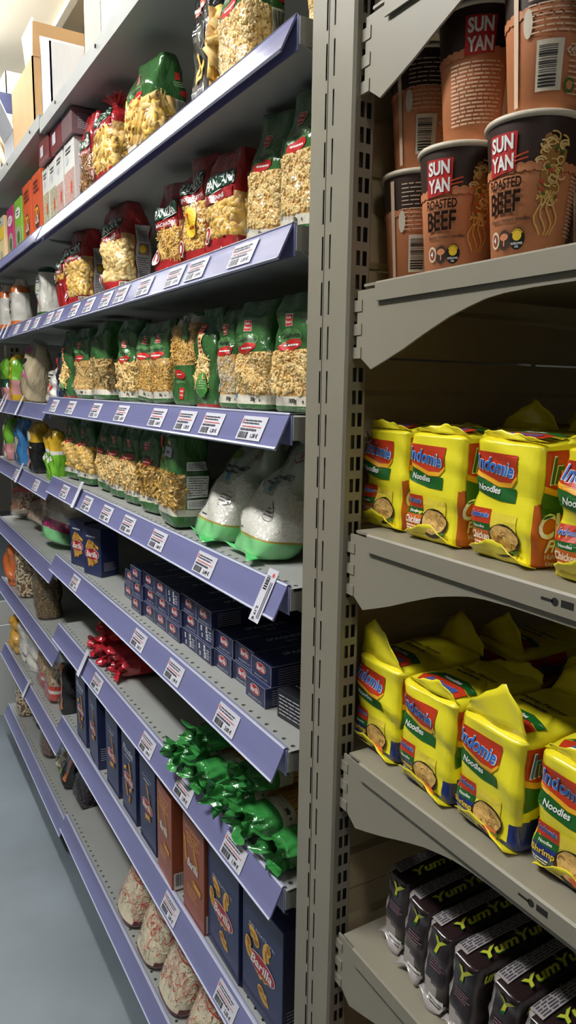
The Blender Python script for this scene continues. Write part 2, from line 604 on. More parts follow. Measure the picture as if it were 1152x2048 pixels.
def room():
    g = G(); g.box(-2.2, 4.5, -2.6, 9.0, -0.1, 0.0)
    fl = mat('blue_grey_painted_concrete', (106, 116, 124), rough=0.42, var=0.22, vscale=2.2, bump=0.12, bscale=30, bdist=0.004)
    tag(g.build('floor', fl), kind='structure')
    g = G(); g.box(-2.2, 4.5, -2.6, 9.0, 2.9, 3.0)
    ce = tag(g.build('ceiling', mat('cream_ceiling_paint', (226, 218, 198), rough=0.8, var=0.04, vscale=2)), kind='structure')
    for i, x in enumerate((0.78, 2.4)):
        g = G()
        g.box(x, x + 0.025, -2.6, 9.0, 2.875, 2.9)
        tag(g.build('trim_%d' % (i + 1), mat('ceiling_trunking', (196, 190, 172), rough=0.7)), kind='structure')
    wall = mat('grey_wall_paint', (112, 110, 104), rough=0.8, var=0.04, vscale=2)
    for nm, b in (('wall_left', (-2.3, -2.2, -2.6, 9.0)), ('wall_right', (4.5, 4.6, -2.6, 9.0)), ('wall_far', (-2.2, 4.5, 9.0, 9.1)), ('wall_near', (-2.2, 4.5, -2.7, -2.6))):
        g = G(); g.box(b[0], b[1], b[2], b[3], 0, 2.9)
        tag(g.build(nm, wall), kind='structure')
room()

def lamp_mat(k): return mat('lit_diffuser_%d' % round(k * 100), (252, 252, 250), rough=0.5, emit=LAMP_STRENGTH * k)
def ceiling_lamp(x, y, L, label, W=0.16, k=1.0):
    r = empty('ceiling_light', (x, y, 2.84))
    g = G(); g.box(-W / 2 - 0.02, W / 2 + 0.02, -L / 2 - .03, L / 2 + .03, 0.0, 0.06)
    g.build('housing', mat('lamp_housing', (230, 230, 228), rough=0.5), r)
    g = G()
    pr = [(-W / 2, 0.0), (-W / 2, -0.03), (-W / 4, -0.05), (W / 4, -0.05), (W / 2, -0.03), (W / 2, 0.0)]
    g.prism(pr, 'y', -L / 2, L / 2)
    g.build('diffuser', lamp_mat(k), r)
    tag(r, label, 'light', 'ceiling lights over the aisle')
ceiling_lamp(0.40, 2.85, 1.3, 'fluorescent ceiling light over the pasta shelf front, nearer one')
ceiling_lamp(0.40, 4.40, 1.3, 'fluorescent ceiling light over the pasta shelf front, farther one')
ceiling_lamp(-0.50, 1.35, 1.3, 'fluorescent ceiling light over the aisle beside the camera', k=1.5)
ceiling_lamp(-0.20, -1.30, .9, 'added weak fill light behind the camera, shaped like a ceiling light', k=.4)  # unseen fill lamp, added to brighten faces turned to the camera

# ================================================================== the grey end rack on the right
def sheet(g, o, eu, ev, us, vs, hole, mi=0):
    """Flat sheet with rectangular openings: cells where hole(i, j) is true are left out."""
    o, eu, ev = (np.array(a, float) for a in (o, eu, ev))
    V = [o + u * eu + v * ev for v in vs for u in us]
    n = len(us)
    F = [(j * n + i, j * n + i + 1, (j + 1) * n + i + 1, (j + 1) * n + i) for j in range(len(vs) - 1) for i in range(n - 1) if not hole(i, j)]
    g.add(V, F, mi)

def upright(x0, x1, y0, y1, z0, z1, label, name='slotted_upright', slot_z=0.0848 + H0, detail=True):
    r = empty(name, ((x0 + x1) / 2, (y0 + y1) / 2, z0))
    cx, cy = (x0 + x1) / 2, (y0 + y1) / 2
    c = 0.003
    g = G()
    # near face (towards -Y) with pairs of rectangular holes
    hz = []
    z = slot_z - 2.0
    vs = [z0]
    while z < z1 - 0.03:
        if z > z0 + 0.005: vs += [z, z + 0.0155]
        z += 0.025
    vs.append(z1)
    W = x1 - x0
    us = [c, W * .32, W * .49, W * .60, W * .79, W - c]
    sheet(g, (x0 - cx, y0 - cy, -z0), (1, 0, 0), (0, 0, 1), us, vs, lambda i, j: i in (1, 3) and j % 2 == 1)
    # side face (towards -X) with two columns of long slots
    vs = [z0]; z = slot_z - 2.0
    while z < z1 - 0.05:
        if z > z0 + 0.005: vs += [z, z + 0.037]
        z += 0.05
    vs.append(z1)
    D = y1 - y0
    us = [c, D * .365, D * .40, D * .54, D * .575, D - c]
    us = [D - u for u in us][::-1]
    sheet(g, (x0 - cx, y0 - cy, -z0), (0, 1, 0), (0, 0, 1), us, vs, lambda i, j: i in (1, 3) and j % 2 == 1)
    for (a, b, d, e) in (((x0 + c, y0), (x0, y0 + c), 0, 0), ((x1 - c, y0), (x1, y0 + c), 0, 0), ((x0, y1 - c), (x0 + c, y1), 0, 0), ((x1, y0 + c), (x1, y1), 0, 0), ((x0 + c, y1), (x1, y1), 0, 0)):
        g.add([(a[0] - cx, a[1] - cy, 0), (b[0] - cx, b[1] - cy, 0), (b[0] - cx, b[1] - cy, z1 - z0), (a[0] - cx, a[1] - cy, z1 - z0)], [(0, 1, 2, 3)])
    g.build('slotted_profile', M_METAL, r)
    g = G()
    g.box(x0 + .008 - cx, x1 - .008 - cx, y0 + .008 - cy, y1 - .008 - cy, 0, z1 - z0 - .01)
    g.build('shade_core', mat('shadowed_inner_steel', (70, 68, 62), rough=0.8), r)  # filler box in a darkened colour, painted shade behind the slots
    g = G()
    g.box(x0 - .0006 - cx, x0 + .0004 - cx, cy + .006 - cy, cy + .0068 - cy, 0, z1 - z0)
    g.build('seam', mat('seam_line', (96, 95, 90), rough=0.7), r)
    return tag(r, label, 'upright')

PX0, PX1, PY0, PY1 = 0.469, 0.499, 0.667, 0.752
upright(PX0, PX1, PY0, PY1, 0.0, 2.3, 'grey slotted steel upright standing between the pasta shelves and the noodle rack')
upright(1.39, 1.42, PY0, PY1, 0.0, 2.3, 'grey slotted steel upright at the hidden far side of the noodle rack')

def bracket_outline(tip):
    pts = [(0.661, -0.006), (0.661, -0.072), (0.634, -0.090)]
    for y, z in ((0.61, -0.0815), (0.581, -0.0705), (0.558, -0.0605), (0.537, -0.052), (0.515, -0.0435), (0.492, -0.037), (0.472, -0.032), (0.452, -0.0295), (0.42, -0.028)):
        pts.append((y, z))
    return pts + [(tip, -0.027), (tip, -0.006)]

def rack_shelf(z, label, tip=0.20, holes=True):
    """Deep steel shelf cantilevered from the uprights towards the camera's right; we see its side lip and bracket."""
    r = empty('rack_shelf', (0.474, tip, z))
    ox, oy = 0.474, tip
    g = G()
    lip = [(0.0, -0.020), (0.0, -0.002), (0.002, 0.0), (1.38 - ox, 0.0), (1.38 - ox, -0.018), (1.378 - ox, -0.018), (1.378 - ox, -0.003), (0.003, -0.003), (0.002, -0.020)]
    g.prism(lip, 'y', 0.0, 0.626 - oy)
    g.box(0.004, 1.376 - ox, 0.626 - oy, 0.65 - oy, -0.003, 0.0)
    g.build('shelf_tray', M_METAL, r)
    g = G(); g.box(0.003, 1.377 - ox, -.002, 0.0, -0.03, -0.0005)
    g.build('front_lip', M_METAL, r)
    for x in (0.0042, 1.374 - ox):
        g = G(); g.prism([(y - oy, zz) for y, zz in bracket_outline(tip + .004)], 'x', x, x + 0.0025)
        b = g.build('bracket', M_METAL, r)
        for k, zz in enumerate((-0.022, -0.047, -0.072)):
            g = G()
            g.box(x - .001, x + .0035, 0.652 - oy, 0.672 - oy, zz - .006, zz + .006)
            g.build('hook', M_METAL, b)
    if holes:
        def S(P, off):
            P = np.asarray(P); return np.stack([np.full(len(P), -off + .0003), P[:, 0] - oy, P[:, 1]], 1)
        a = Art(S)
        a.rect(0.354, -0.0125, 0.366, -0.0065, M_DARK); a.rect(0.374, -0.011, 0.386, -0.0085, M_DARK); a.ell(0.372, -0.0098, .0035, .0035, M_DARK)  # flat dark shapes painted for the shade in the lip's holes
        a.build('lip_hole_shade', r)
    return tag(r, label, 'shelf', 'shelves of the noodle rack')

RS = {0: 0.383, 1: 0.113, 2: -0.156, 3: -0.428, 4: -0.673, 5: -1.02}
for k, lab in ((0, 'grey rack shelf above the noodle cups, only its curved bracket in view'), (1, 'grey rack shelf carrying the orange noodle cups'),
               (2, 'grey rack shelf carrying the yellow packs with orange sides'), (3, 'grey rack shelf carrying the yellow packs with blue bases'),
               (4, 'grey rack shelf carrying the dark brown noodle packs'), (5, 'grey rack shelf below the dark brown packs, at the frame edge')):
    rack_shelf(H0 + RS[k], lab, holes=k in (2, 3))

def rack_back():
    r = empty('rack_partition', (0.95, 0.70, 0))
    z = 0.12
    k = 0
    while z < 2.25:
        g = G()
        hh = 0.098
        pr = [(0.0, z), (0.0, z + .0005), (-.004, z + .006), (-.004, z + hh * .55), (0.002, z + hh * .62), (0.002, z + hh - .001), (.012, z + hh - .001), (.012, z)]
        g.prism(pr, 'x', 0.502 - .95, 1.388 - .95)
        g.build('back_slat', M_PANEL2, r)
        z += 0.1
    return tag(r, 'ribbed olive grey steel back of the noodle rack', 'back panel')
rack_back()

# ================================================================== the long pasta shelving on the left
Y_A, Y_B, Y_C = 0.785, 2.125, 3.13
XF, XBK = 0.474, 0.88
Z = dict(T=.70, A=.427, B=.197, C=-.034, D=-.259, E=-.490, F=-.702, G=-.995, H=-1.325)
ZF = dict(T=.715, A=.430, B=.197, C=-.056, D=-.285, E=-.535, F=-.795, G=-1.085, H=-1.36)

def rail_profile():
    return [(0.004, 0.0035), (-0.001, 0.0035), (-0.0035, 0.001), (-0.0230, -0.0395), (-0.0220, -0.0410), (-0.0205, -0.0395), (-0.001, 0.0), (0.004, 0.001)]

def gondola_shelf(z, y0, y1, label, rail=True, perf=True, lip=0.03):
    r = empty('gondola_shelf', (XF, (y0 + y1) / 2, z))
    cy = (y0 + y1) / 2; L = y1 - y0
    g = G()
    ya, yb = -L / 2, L / 2
    if perf:
        # front strip with a row of punched holes
        x0, x1 = 0.004, 0.029
        n = int(L / 0.025); step = L / n
        for i in range(n):
            a = ya + i * step; b = a + step
            c = ((x0 + x1) / 2 - .001, (a + b) / 2)
            ring = [(c[0] + 0.0038 * math.cos(t), c[1] + 0.0038 * math.sin(t), 0) for t in [PI / 4 * k + PI / 8 for k in range(8)]]
            cor = [(x1, b, 0), (x0, b, 0), (x0, a, 0), (x1, a, 0)]
            V = ring + cor + [(p[0], p[1], -.004) for p in ring]
            F = [(8, 1, 0), (8, 9, 2, 1), (9, 3, 2), (9, 10, 4, 3), (10, 5, 4), (10, 11, 6, 5), (11, 7, 6), (11, 8, 0, 7)]
            F = [tuple(f) for f in F]
            F += [(k, (k + 1) % 8, 12 + (k + 1) % 8, 12 + k) for k in range(8)]
            g.add(V, F, 0)
            g.add([(p[0], p[1], -.004) for p in ring], [tuple(range(8))], 1)  # black disc: the shade inside the hole is put into its colour
        g.box(x1, XBK - XF, ya, yb, -lip, 0.0)
        g.box(0.0, x0, ya, yb, -lip, 0.0)
        g.box(x0, x1, ya, yb, -lip, -.005)
    else:
        g.box(0.0, XBK - XF, ya, yb, -lip, 0.0)
    g.build('shelf_plate', [M_METAL2, M_HOLE_SHADE], r)
    for (yy) in (ya + .002, yb - .0045):
        g = G()
        g.prism([(0.01, -lip), (0.02, -lip - .006), (XBK - XF, -lip - .04), (XBK - XF, -lip)], 'y', yy, yy + .0025)
        g.build('side_bracket', M_METAL2, r)
    if rail:
        g = G(); g.prism(rail_profile(), 'y', ya + .006, yb - .001)
        rl = g.build('price_rail', M_RAIL, r)
        g = G(); g.prism([(-.0230, -.0380), (-.0250, -.0400), (-.0230, -.0425), (-.0205, -.0410)], 'y', ya + .006, yb - .001)
        g.build('clear_lip', M_RAILLIP, rl)
        g = G(); g.prism([(0.0035, .0030), (-.0015, .0050), (-.0040, .0028), (-.0025, .0010)], 'y', ya + .006, yb - .001)
        g.build('clear_lip', M_RAILLIP, rl)
        g = G(); g.box(-.0012, .0, ya + .002, yb, -.036, .002)
        g.build('rail_back', M_RAIL, rl)
    else:
        for yy in np.arange(ya + .12, yb, .35):
            g = G()
            g.tube([(-.0015, yy, -.012), (0, yy, -.012)], .004, 8)
            g.build('rivet', M_DARK, r)
    return r

ORD = dict(T='topmost', A='second', B='third', C='fourth', D='fifth', E='sixth', F='seventh', G='eighth', H='lowest')
for k in Z:
    rail = k != 'T'
    o = gondola_shelf(H0 + Z[k], Y_A if rail else Y_A - .01, Y_B - .003, '', rail, perf=k in 'DEFGH', lip=.03 if rail else .034)
    tag(o, f'{ORD[k]} grey steel shelf of the nearer pasta bay' + (' with a lavender price rail' if rail else ' under cardboard boxes'), 'shelf', 'shelves of the nearer bay')
    o = gondola_shelf(H0 + ZF[k], Y_B + .003, Y_C, '', rail, perf=k in 'DEFGH', lip=.03 if rail else .034)
    tag(o, f'{ORD[k]} grey steel shelf of the farther bay' + (' with a lavender price rail' if rail else ' under cartons'), 'shelf', 'shelves of the farther bay')

def gondola_back(y0, y1, label):
    r = empty('gondola_partition', (XBK, (y0 + y1) / 2, 0))
    z = 0.05
    while z < 2.15:
        g = G(); g.box(0.0, 0.012, -(y1 - y0) / 2 + .003, (y1 - y0) / 2 - .003, z, z + .397)
        g.build('back_sheet', M_PANEL, r, bevel=.002)
        z += .4
    return tag(r, label, 'back panel', 'back panels of the pasta shelving')
gondola_back(Y_A - .02, Y_B, 'grey steel back panel of the nearer pasta bay')
gondola_back(Y_B, Y_C, 'grey steel back panel of the farther bay')
upright(XBK - .06, XBK - .03 + .03, Y_B - .015 + .0, Y_B + .015, 0.0, 2.2, 'grey steel upright at the back between the two pasta bays')
upright(.535, .60, Y_C + .03, Y_C + .06, 0.0, 2.05, 'perforated grey upright at the far end of the farther bay')
def plinth(y0, y1, label):
    r = empty('kick_plate', (.50, (y0 + y1) / 2, 0))
    g = G(); g.box(0, .012, -(y1 - y0) / 2, (y1 - y0) / 2, 0.0, H0 + ZF['H'] - .04); g.build('kick_board', M_METAL2, r, bevel=.002)
    return tag(r, label, 'plinth')
plinth(Y_A, Y_B - .002, 'grey kick plate under the nearer pasta bay')
plinth(Y_B + .002, Y_C, 'grey kick plate under the farther bay')

# ================================================================== lettering used on the packs
for s, st in (('Barilla', 'bi'), ('SPAGHETTI', 'n'), ('N\u00b05', 'n'), ('SPAGHETTI N\u00b05', 'n'), ('PIPE RIGATE N\u00b091', 'n'), ('PENNE RIGATE N\u00b073', 'n'), ('RIGATE N\u00b097', 'i'), ('Piccolini', 'bi'), ('INTEGRALE', 'n'),
              ('500g', 'bk'), ('e', 'b'), ('Coquillettes', 'n'), ('Alphabet', 'n'), ('Torsades', 'n'), ('Vermicelles', 'n'), ('Torti', 'n'), ('Macaroni', 'n'), ('Coquilles', 'n'), ('Tagliatelles', 'n'), ('Rigatoni', 'n'),
              ('Belle', 'b'), ('France', 'b'), ('PANZANI', 'bk'), ('PENNE', 'b'), ('COQUILLETTES', 'b'), ('MACARONI', 'b'), ('FARFALLE', 'b'), ('CONCHIGLIE', 'b'), ('RIGATONI', 'b'), ('SPIRALI', 'b'),
              ('Indomie', 'Bi'), ('Indomie', 'bi'), ('Noodles', 'b'), ('Chicken', 'bi'), ('FLAVOUR', 'n'), ('Flavour', 'bi'), ('Shrimp', 'b'), ('Shrimp Flavour', 'b'), ('Chicken Flavour', 'b'), ('Ch', 'bi'), ('Fla', 'bi'), ('H\u00fchn', 'n'), ('King', 'n'),
              ('SUN', 'B'), ('YAN', 'B'), ('ROASTED', 'b'), ('BEEF', 'b'), ('flavour instant noodles', 'b'), ('SUNFLOWER', 'b'), ('OIL', 'b'), ('65g', 'n'), ('4', 'b'),
              ('YumYum', 'Bi'), ('Y', 'Bi'), ('um', 'Bi'), ('Net Contents', 'b'), ('R', 'b'), ('3', 'Bi'), ('minutes', 'bi'), ('Best 1\u20ac', 'b'), ('RISO', 'bi'), ('Scotti', 'bi'),
              ('1,38 \u20ac', 'b'), ('1,30 \u20ac', 'b'), ('1,70 \u20ac', 'b'), ('1,60 \u20ac', 'b'), ('1,69 \u20ac', 'b'), ('1,49 \u20ac', 'b'), ('2,19 \u20ac', 'b'), ('2,49 \u20ac', 'b'), ('2,05 \u20ac', 'b'), ('2,05 \u20ac', 'n'), ('1,99 \u20ac', 'b')):
    want(s, st)
bake_texts()

# ================================================================== price tags on the rails
def price_tag_builder(price):
    def build():
        r = empty('price_tag')
        g = G(); g.box(-.035, .035, -.0003, 0.0003, -.0175, .0175)
        g.build('card', M_PAPER, r)
        a = Art(lambda P, off: np.stack([P[:, 0], np.full(len(P), -.0003 - off), P[:, 1]], 1), step=.05)
        a.lines(-.026, .005, .030, .013, 2, M_INK, fill=.45)
        a.rect(-.032, .006, -.029, .013, M_REDINK)
        a.lines(-.028, .000, .028, .004, 1, M_REDINK, fill=.35)
        a.lines(-.030, -.0045, .018, -.0005, 1, M_INK, fill=.7, rag=.05)
        x = -.030
        while x < -.004:
            wv = a.rng.choice((.0008, .0013, .002)); a.rect(x, -.0155, x + wv, -.006, M_BLACK); x += wv + a.rng.choice((.0008, .0014))
        a.text(price, .016, -.011, .0075, M_BLACK, 0, style='b')
        a.build('print', r)
        return r
    return build
NTH = ['nearest the grey post', 'second', 'third', 'fourth', 'fifth', 'sixth', 'seventh', 'eighth', 'ninth', 'tenth', 'eleventh']
TAGS = dict(B=[.902, 1.055, 1.145, 1.288, 1.421, 1.522, 1.65, 1.776, 1.936, 2.036], C=[.872, 1.001, 1.104, 1.233, 1.437, 1.621, 1.84, 2.017],
            D=[1.03, 1.24, 1.412, 1.56, 1.717, 1.938], E=[.95, 1.167, 1.359, 1.861], F=[.924, 1.127, 1.32, 1.68], G=[.951, 1.203])
PRICES = dict(B=['1,69 \u20ac', '1,49 \u20ac'], C=['1,38 \u20ac', '1,30 \u20ac', '1,70 \u20ac', '1,60 \u20ac'], D=['2,49 \u20ac', '1,60 \u20ac'], E=['2,05 \u20ac', '1,99 \u20ac'], F=['1,99 \u20ac'], G=['2,05 \u20ac'])
RAIL_TILT = math.degrees(math.atan2(.0195, .0405))
for k, ys in TAGS.items():
    for i, y in enumerate(ys):
        pr = PRICES[k][i % len(PRICES[k])]
        put('tag' + pr, price_tag_builder(pr), XF - .0120 - .0022, y, H0 + Z[k] - .0185, f'white price tag on the nearer {ORD[k]}-shelf rail, {NTH[i]}' + ('' if i == 0 else ' from the grey post'), 'price tag', 'price tags on the rails', lean=RAIL_TILT, rest=False)
for k, ys in dict(B=[2.20, 2.33, 2.5], C=[2.85], D=[2.3, 2.62]).items():
    for i, y in enumerate(ys):
        put('tag1,49 \u20ac', price_tag_builder('1,49 \u20ac'), XF - .0120 - .0022, y, H0 + ZF[k] - .0185, f'white price tag on the farther {ORD[k]}-shelf rail, ' + ('nearest of its rail' if i == 0 else NTH[i] + ' on it'), 'price tag', 'price tags on the rails', lean=RAIL_TILT, rest=False)
def long_tag():
    r = empty('price_tag')
    g = G(); g.box(-.0135, .0135, -.0003, .0003, -.034, .042)
    g.build('card', M_PAPER, r)
    a = Art(lambda P, off: np.stack([P[:, 0], np.full(len(P), -.0003 - off), P[:, 1]], 1), step=.05)
    y = .012
    while y < .033:
        wv = a.rng.choice((.0008, .0013, .002)); a.rect(-.009, y, .0, y + wv, M_BLACK); y += wv + a.rng.choice((.0008, .0014))
    a.text('2,19 \u20ac', -.004, -.022, .007, M_BLACK, 0, style='b', rot=-90)
    for k in range(2):
        a.rect(.004 + k * .004, -.028, .0055 + k * .004, .024, M_INK)
    a.ell(.005, .034, .003, .003, M_REDINK)
    a.build('print', r)
    return r
put('longtag', long_tag, XF - .0165, .832, H0 + Z['D'] - .022, 'long upright price tag sticking up from the fifth shelf rail beside the rice bags', 'price tag', 'price tags on the rails', lean=RAIL_TILT, rest=False)
def slip():
    r = empty('price_tag')
    g = G(); g.box(-.011, .011, -.0003, .0003, -.03, .04)
    g.build('card', M_PAPER, r)
    return r
for y, k, lab in ((1.80, 'D', 'narrow white slip sticking up from the fifth rail, far from the post'), (1.80, 'F', 'narrow clear slip sticking up from the seventh rail by the red spaghetti')):
    put('slip', slip, XF - .0185, y, H0 + Z[k] - .012, lab, 'price tag', 'price tags on the rails', lean=RAIL_TILT, rest=False)
for i, (y, k) in enumerate(((2.75, 'B'), (2.66, 'B'), (2.84, 'C'), (2.78, 'C'), (2.50, 'C'), (2.56, 'D'), (2.62, 'G'))):
    put('slip', slip, XF - .0185, y, H0 + ZF[k] - .012, f'narrow white slip on the {ORD[k]} rail of the farther bay' + {0: ', second of two', 1: ', nearer of two', 2: ', farthest of three', 3: ', middle of three', 4: ', nearest of three'}.get(i, ''), 'price tag', 'price tags on the rails', lean=RAIL_TILT, rest=False)

# ================================================================== bags of pasta
F_CLEAR = film('clear_film', fac=0.07, rough=0.06, bump=0.9, bscale=75)
M_GREEN = foil('green_film', (58, 106, 54)); M_CREAM = foil('cream_film', (222, 216, 200)); M_PRED = foil('red_film', (170, 38, 42)); M_PGRN = foil('dark_green_print', (24, 74, 52))
M_PASTA = mat('semolina_pasta', (240, 202, 128), rough=0.5, var=0.14, vscale=40); M_PASTA2 = mat('pale_pasta', (246, 218, 156), rough=0.5, var=0.1, vscale=40)
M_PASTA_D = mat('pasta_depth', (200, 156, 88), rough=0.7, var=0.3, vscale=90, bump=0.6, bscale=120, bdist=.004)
M_EGG = mat('yellow_pasta', (240, 194, 92), rough=0.5, var=0.12, vscale=40)
M_BROWNP = mat('wholewheat_pasta', (150, 108, 70), rough=0.6, var=0.2, vscale=40)
M_REDP = flat('red_oval_print', (200, 44, 42), .35); M_LOGO = flat('red_logo_print', (206, 52, 44), .35); M_PALEG = flat('pale_green_print', (150, 186, 130), .4)
M_CLIP = flat('orange_red_mark', (222, 74, 48), .4); M_PATCH = foil('lighter_green_print', (92, 140, 82)); M_YEL = flat('yellow_print', (238, 200, 52), .4); M_BLUEP = flat('blue_print', (70, 140, 190), .4)

SINK = dict(tube=-.0035, spiral=-.0008, shell=-.003, penne=-.002)
def green_bag(kind, text, n=260, w=.088, d=.06, h=.158, seed=1, top='pinch', pasta=(M_PASTA, M_PASTA2), win=(.021, .083), flip=False, whole=False, pinch=.82, backside=False, sticker=False):
    def build():
        r = empty('pasta_bag')
        b = Bag(w, d, h, top=top, seed=seed, pinch=pinch)
        z0, z1 = win
        if flip:
            z0, z1 = h - win[1] - .02, h - win[0] - .02
        pe = b.per if whole else w + d * (.30 if sticker else .62)
        pb = -.3 * d
        def region(p, z):
            inside = (p < pe) or (p > b.per + pb)
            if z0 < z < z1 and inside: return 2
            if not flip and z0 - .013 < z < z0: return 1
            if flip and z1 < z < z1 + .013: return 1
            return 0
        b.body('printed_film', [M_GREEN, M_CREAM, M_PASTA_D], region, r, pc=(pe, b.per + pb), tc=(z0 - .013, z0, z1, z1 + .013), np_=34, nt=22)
        scatter(b, kind, n, pb + .004, pe - .004, z0 + .004, z1 - .004, 'pasta', list(pasta), r, seed=seed, sink=SINK.get(kind, 0.0))
        b.body('clear_window', [F_CLEAR], lambda p, z: 0, r, pc=(pe, b.per + pb), tc=(z0, z1), off=.0042, np_=34, nt=22,
               keep=lambda p, z: z0 - .001 < z < z1 + .001 and (p < pe or p > b.per + pb), cap=False)
        a = Art(b.S, step=.006)
        if not flip:
            zt = z1
            if not backside:
                c = w * .46
                a.ell(c, zt + .017, .030, .0105, M_PATCH, 0)
                a.text(text, c, zt + .0175, .0085, M_BLACK, 2, w=min(.05, .0048 * len(text)))
                a.ell(c, zt + .0058, .026, .0072, M_REDP, 1, rot=6)
                a.lines(c - .016, zt + .0035, c + .018, zt + .008, 1, M_WHITE, 2, fill=.5, rag=0)
                a.into('brand_logo')
                a.rect(c - .008, zt + .030, c + .008, zt + .046, M_WHITE, 0); a.rect(c - .0072, zt + .0308, c + .0072, zt + .0452, M_LOGO, 1)
                a.text('Belle', c, zt + .0415, .0036, M_WHITE, 2, style='b'); a.text('France', c, zt + .0355, .0034, M_WHITE, 2, style='b')
                a.into('weight_mark')
                a.text('500g', c + .008, z0 - .0066, .0075, M_BLACK, 1, style='bk'); a.text('e', c + .027, z0 - .007, .004, M_BLACK, 1, style='b')
                a.into('blue_mark')
                a.rect(.002, z0 - .004, .009, z0 + .02, M_BLUEP, 1)
            # reverse print on the side
            if sticker: a.into('clip_mark'); a.rect(w * .2, zt + .044, w * .34, zt + .064, M_CLIP, 2)
            s0 = w + d * .62
            if not sticker:
                a.into('barcode')
                a.bars(s0, z0 + .034, s0 + d * .42, z1 - .002, M_CREAM, M_BLACK, 1)
                a.into('nutrition_table')
                a.rect(s0 + .001, z0 + .002, s0 + d * .40, z0 + .030, M_WHITE, 0); a.lines(s0 + .003, z0 + .003, s0 + d * .38, z0 + .029, 8, M_INK, 1)
                a.into('back_oval'); a.ell(s0 + d * .3, zt + .012, .014, .006, M_REDP, 1); a.into('back_print'); a.lines(s0, zt + .022, s0 + d * .5, zt + .032, 3, M_PALEG, 1)
                a.into('back_logo'); a.rect(s0 + .004, zt + .034, s0 + .016, zt + .046, M_LOGO, 1)
            if sticker:
                a.into('price_sticker'); a.rect(w * .50, zt + .030, w * .86, zt + .048, M_PAPER, 3); a.lines(w * .56, zt + .034, w * .8, zt + .042, 1, M_INK, 4)
                a.into('back_label'); a.rect(w + d * .34, zt + .006, w + d * .9, zt + .022, M_WHITE, 2); a.lines(w + d * .38, zt + .008, w + d * .86, zt + .020, 4, M_INK, 3, fill=.4)
                a.into('nutrition_table'); a.rect(w + d * .34, z0 + .022, w + d * .9, z1 - .004, M_WHITE, 2); a.lines(w + d * .38, z0 + .024, w + d * .86, z1 - .006, 8, M_INK, 3, fill=.35)
                a.into('back_label'); a.rect(w + d * .34, z0 + .002, w + d * .9, z0 + .018, M_WHITE, 2); a.lines(w + d * .38, z0 + .004, w + d * .86, z0 + .016, 4, M_INK, 3, fill=.35)
        else:
            c = w * .5
            a.ell(c - .004, z0 - .016, .022, .008, M_REDP, 1, rot=-8); a.lines(c - .016, z0 - .018, c + .01, z0 - .014, 1, M_WHITE, 2, fill=.5)
            a.text(text, c - .004, z0 - .030, .006, M_PALEG, 1, rot=180)
            a.into('brand_logo'); a.rect(c - .010, z0 - .060, c + .004, z0 - .040, M_LOGO, 1); a.text('Belle', c - .003, z0 - .046, .0035, M_WHITE, 2, style='b', rot=180); a.text('France', c - .003, z0 - .053, .0033, M_WHITE, 2, style='b', rot=180)
            a.into('weight_mark'); a.text('500g', c - .008, z1 + .0065, .0065, M_BLACK, 1, style='bk', rot=180)
            a.into('green_badge'); a.ell(c + .018, z1 - .008, .011, .022, M_GREEN, 16)
        a.build('print', r)
        return r
    return build

def window_bag(text, kind='strand', seed=1, w=.085, d=.05, h=.165, n=110):
    """Green bag with a pear-shaped window and a yellow strip on the front."""
    def build():
        r = empty('pasta_bag')
        b = Bag(w, d, h, seed=seed, pinch=.72, belly=.06, endb=.1)
        b.body('printed_film', [M_GREEN, M_PRED], lambda p, z: 1 if z < .008 else 0, r, tc=(.008,), np_=30, nt=22)
        a = Art(b.S, step=.006)
        c = w * .42
        a.ell(c, .060, .021, .038, M_PASTA_D, 0)
        a.into('yellow_strip'); a.rect(c - .012, .085, c + .004, .124, mat('pale_yellow_print', (226, 200, 140), .4), 1)
        a.lines(c - .010, .090, c + .002, .118, 4, M_REDP, 2)
        a.into('brand_logo'); a.rect(c - .014, .122, c + .0, .140, M_LOGO, 2); a.text('Belle', c - .007, .135, .0036, M_WHITE, 3, style='b'); a.text('France', c - .007, .129, .0033, M_WHITE, 3, style='b')
        a.into('green_badge'); a.ell(c + .006, .040, .015, .021, mat('leaf_green_print', (70, 140, 60), .4), 11)
        a.lines(c - .004, .032, c + .016, .048, 4, M_PALEG, 12)
        a.build('print', r)
        scatter(b, kind, n, c - .014, c + .016, .035, .088, 'pasta', [M_PASTA, M_PASTA2], r, seed=seed, sink=.0012, tilt=.05)
        return r
    return build

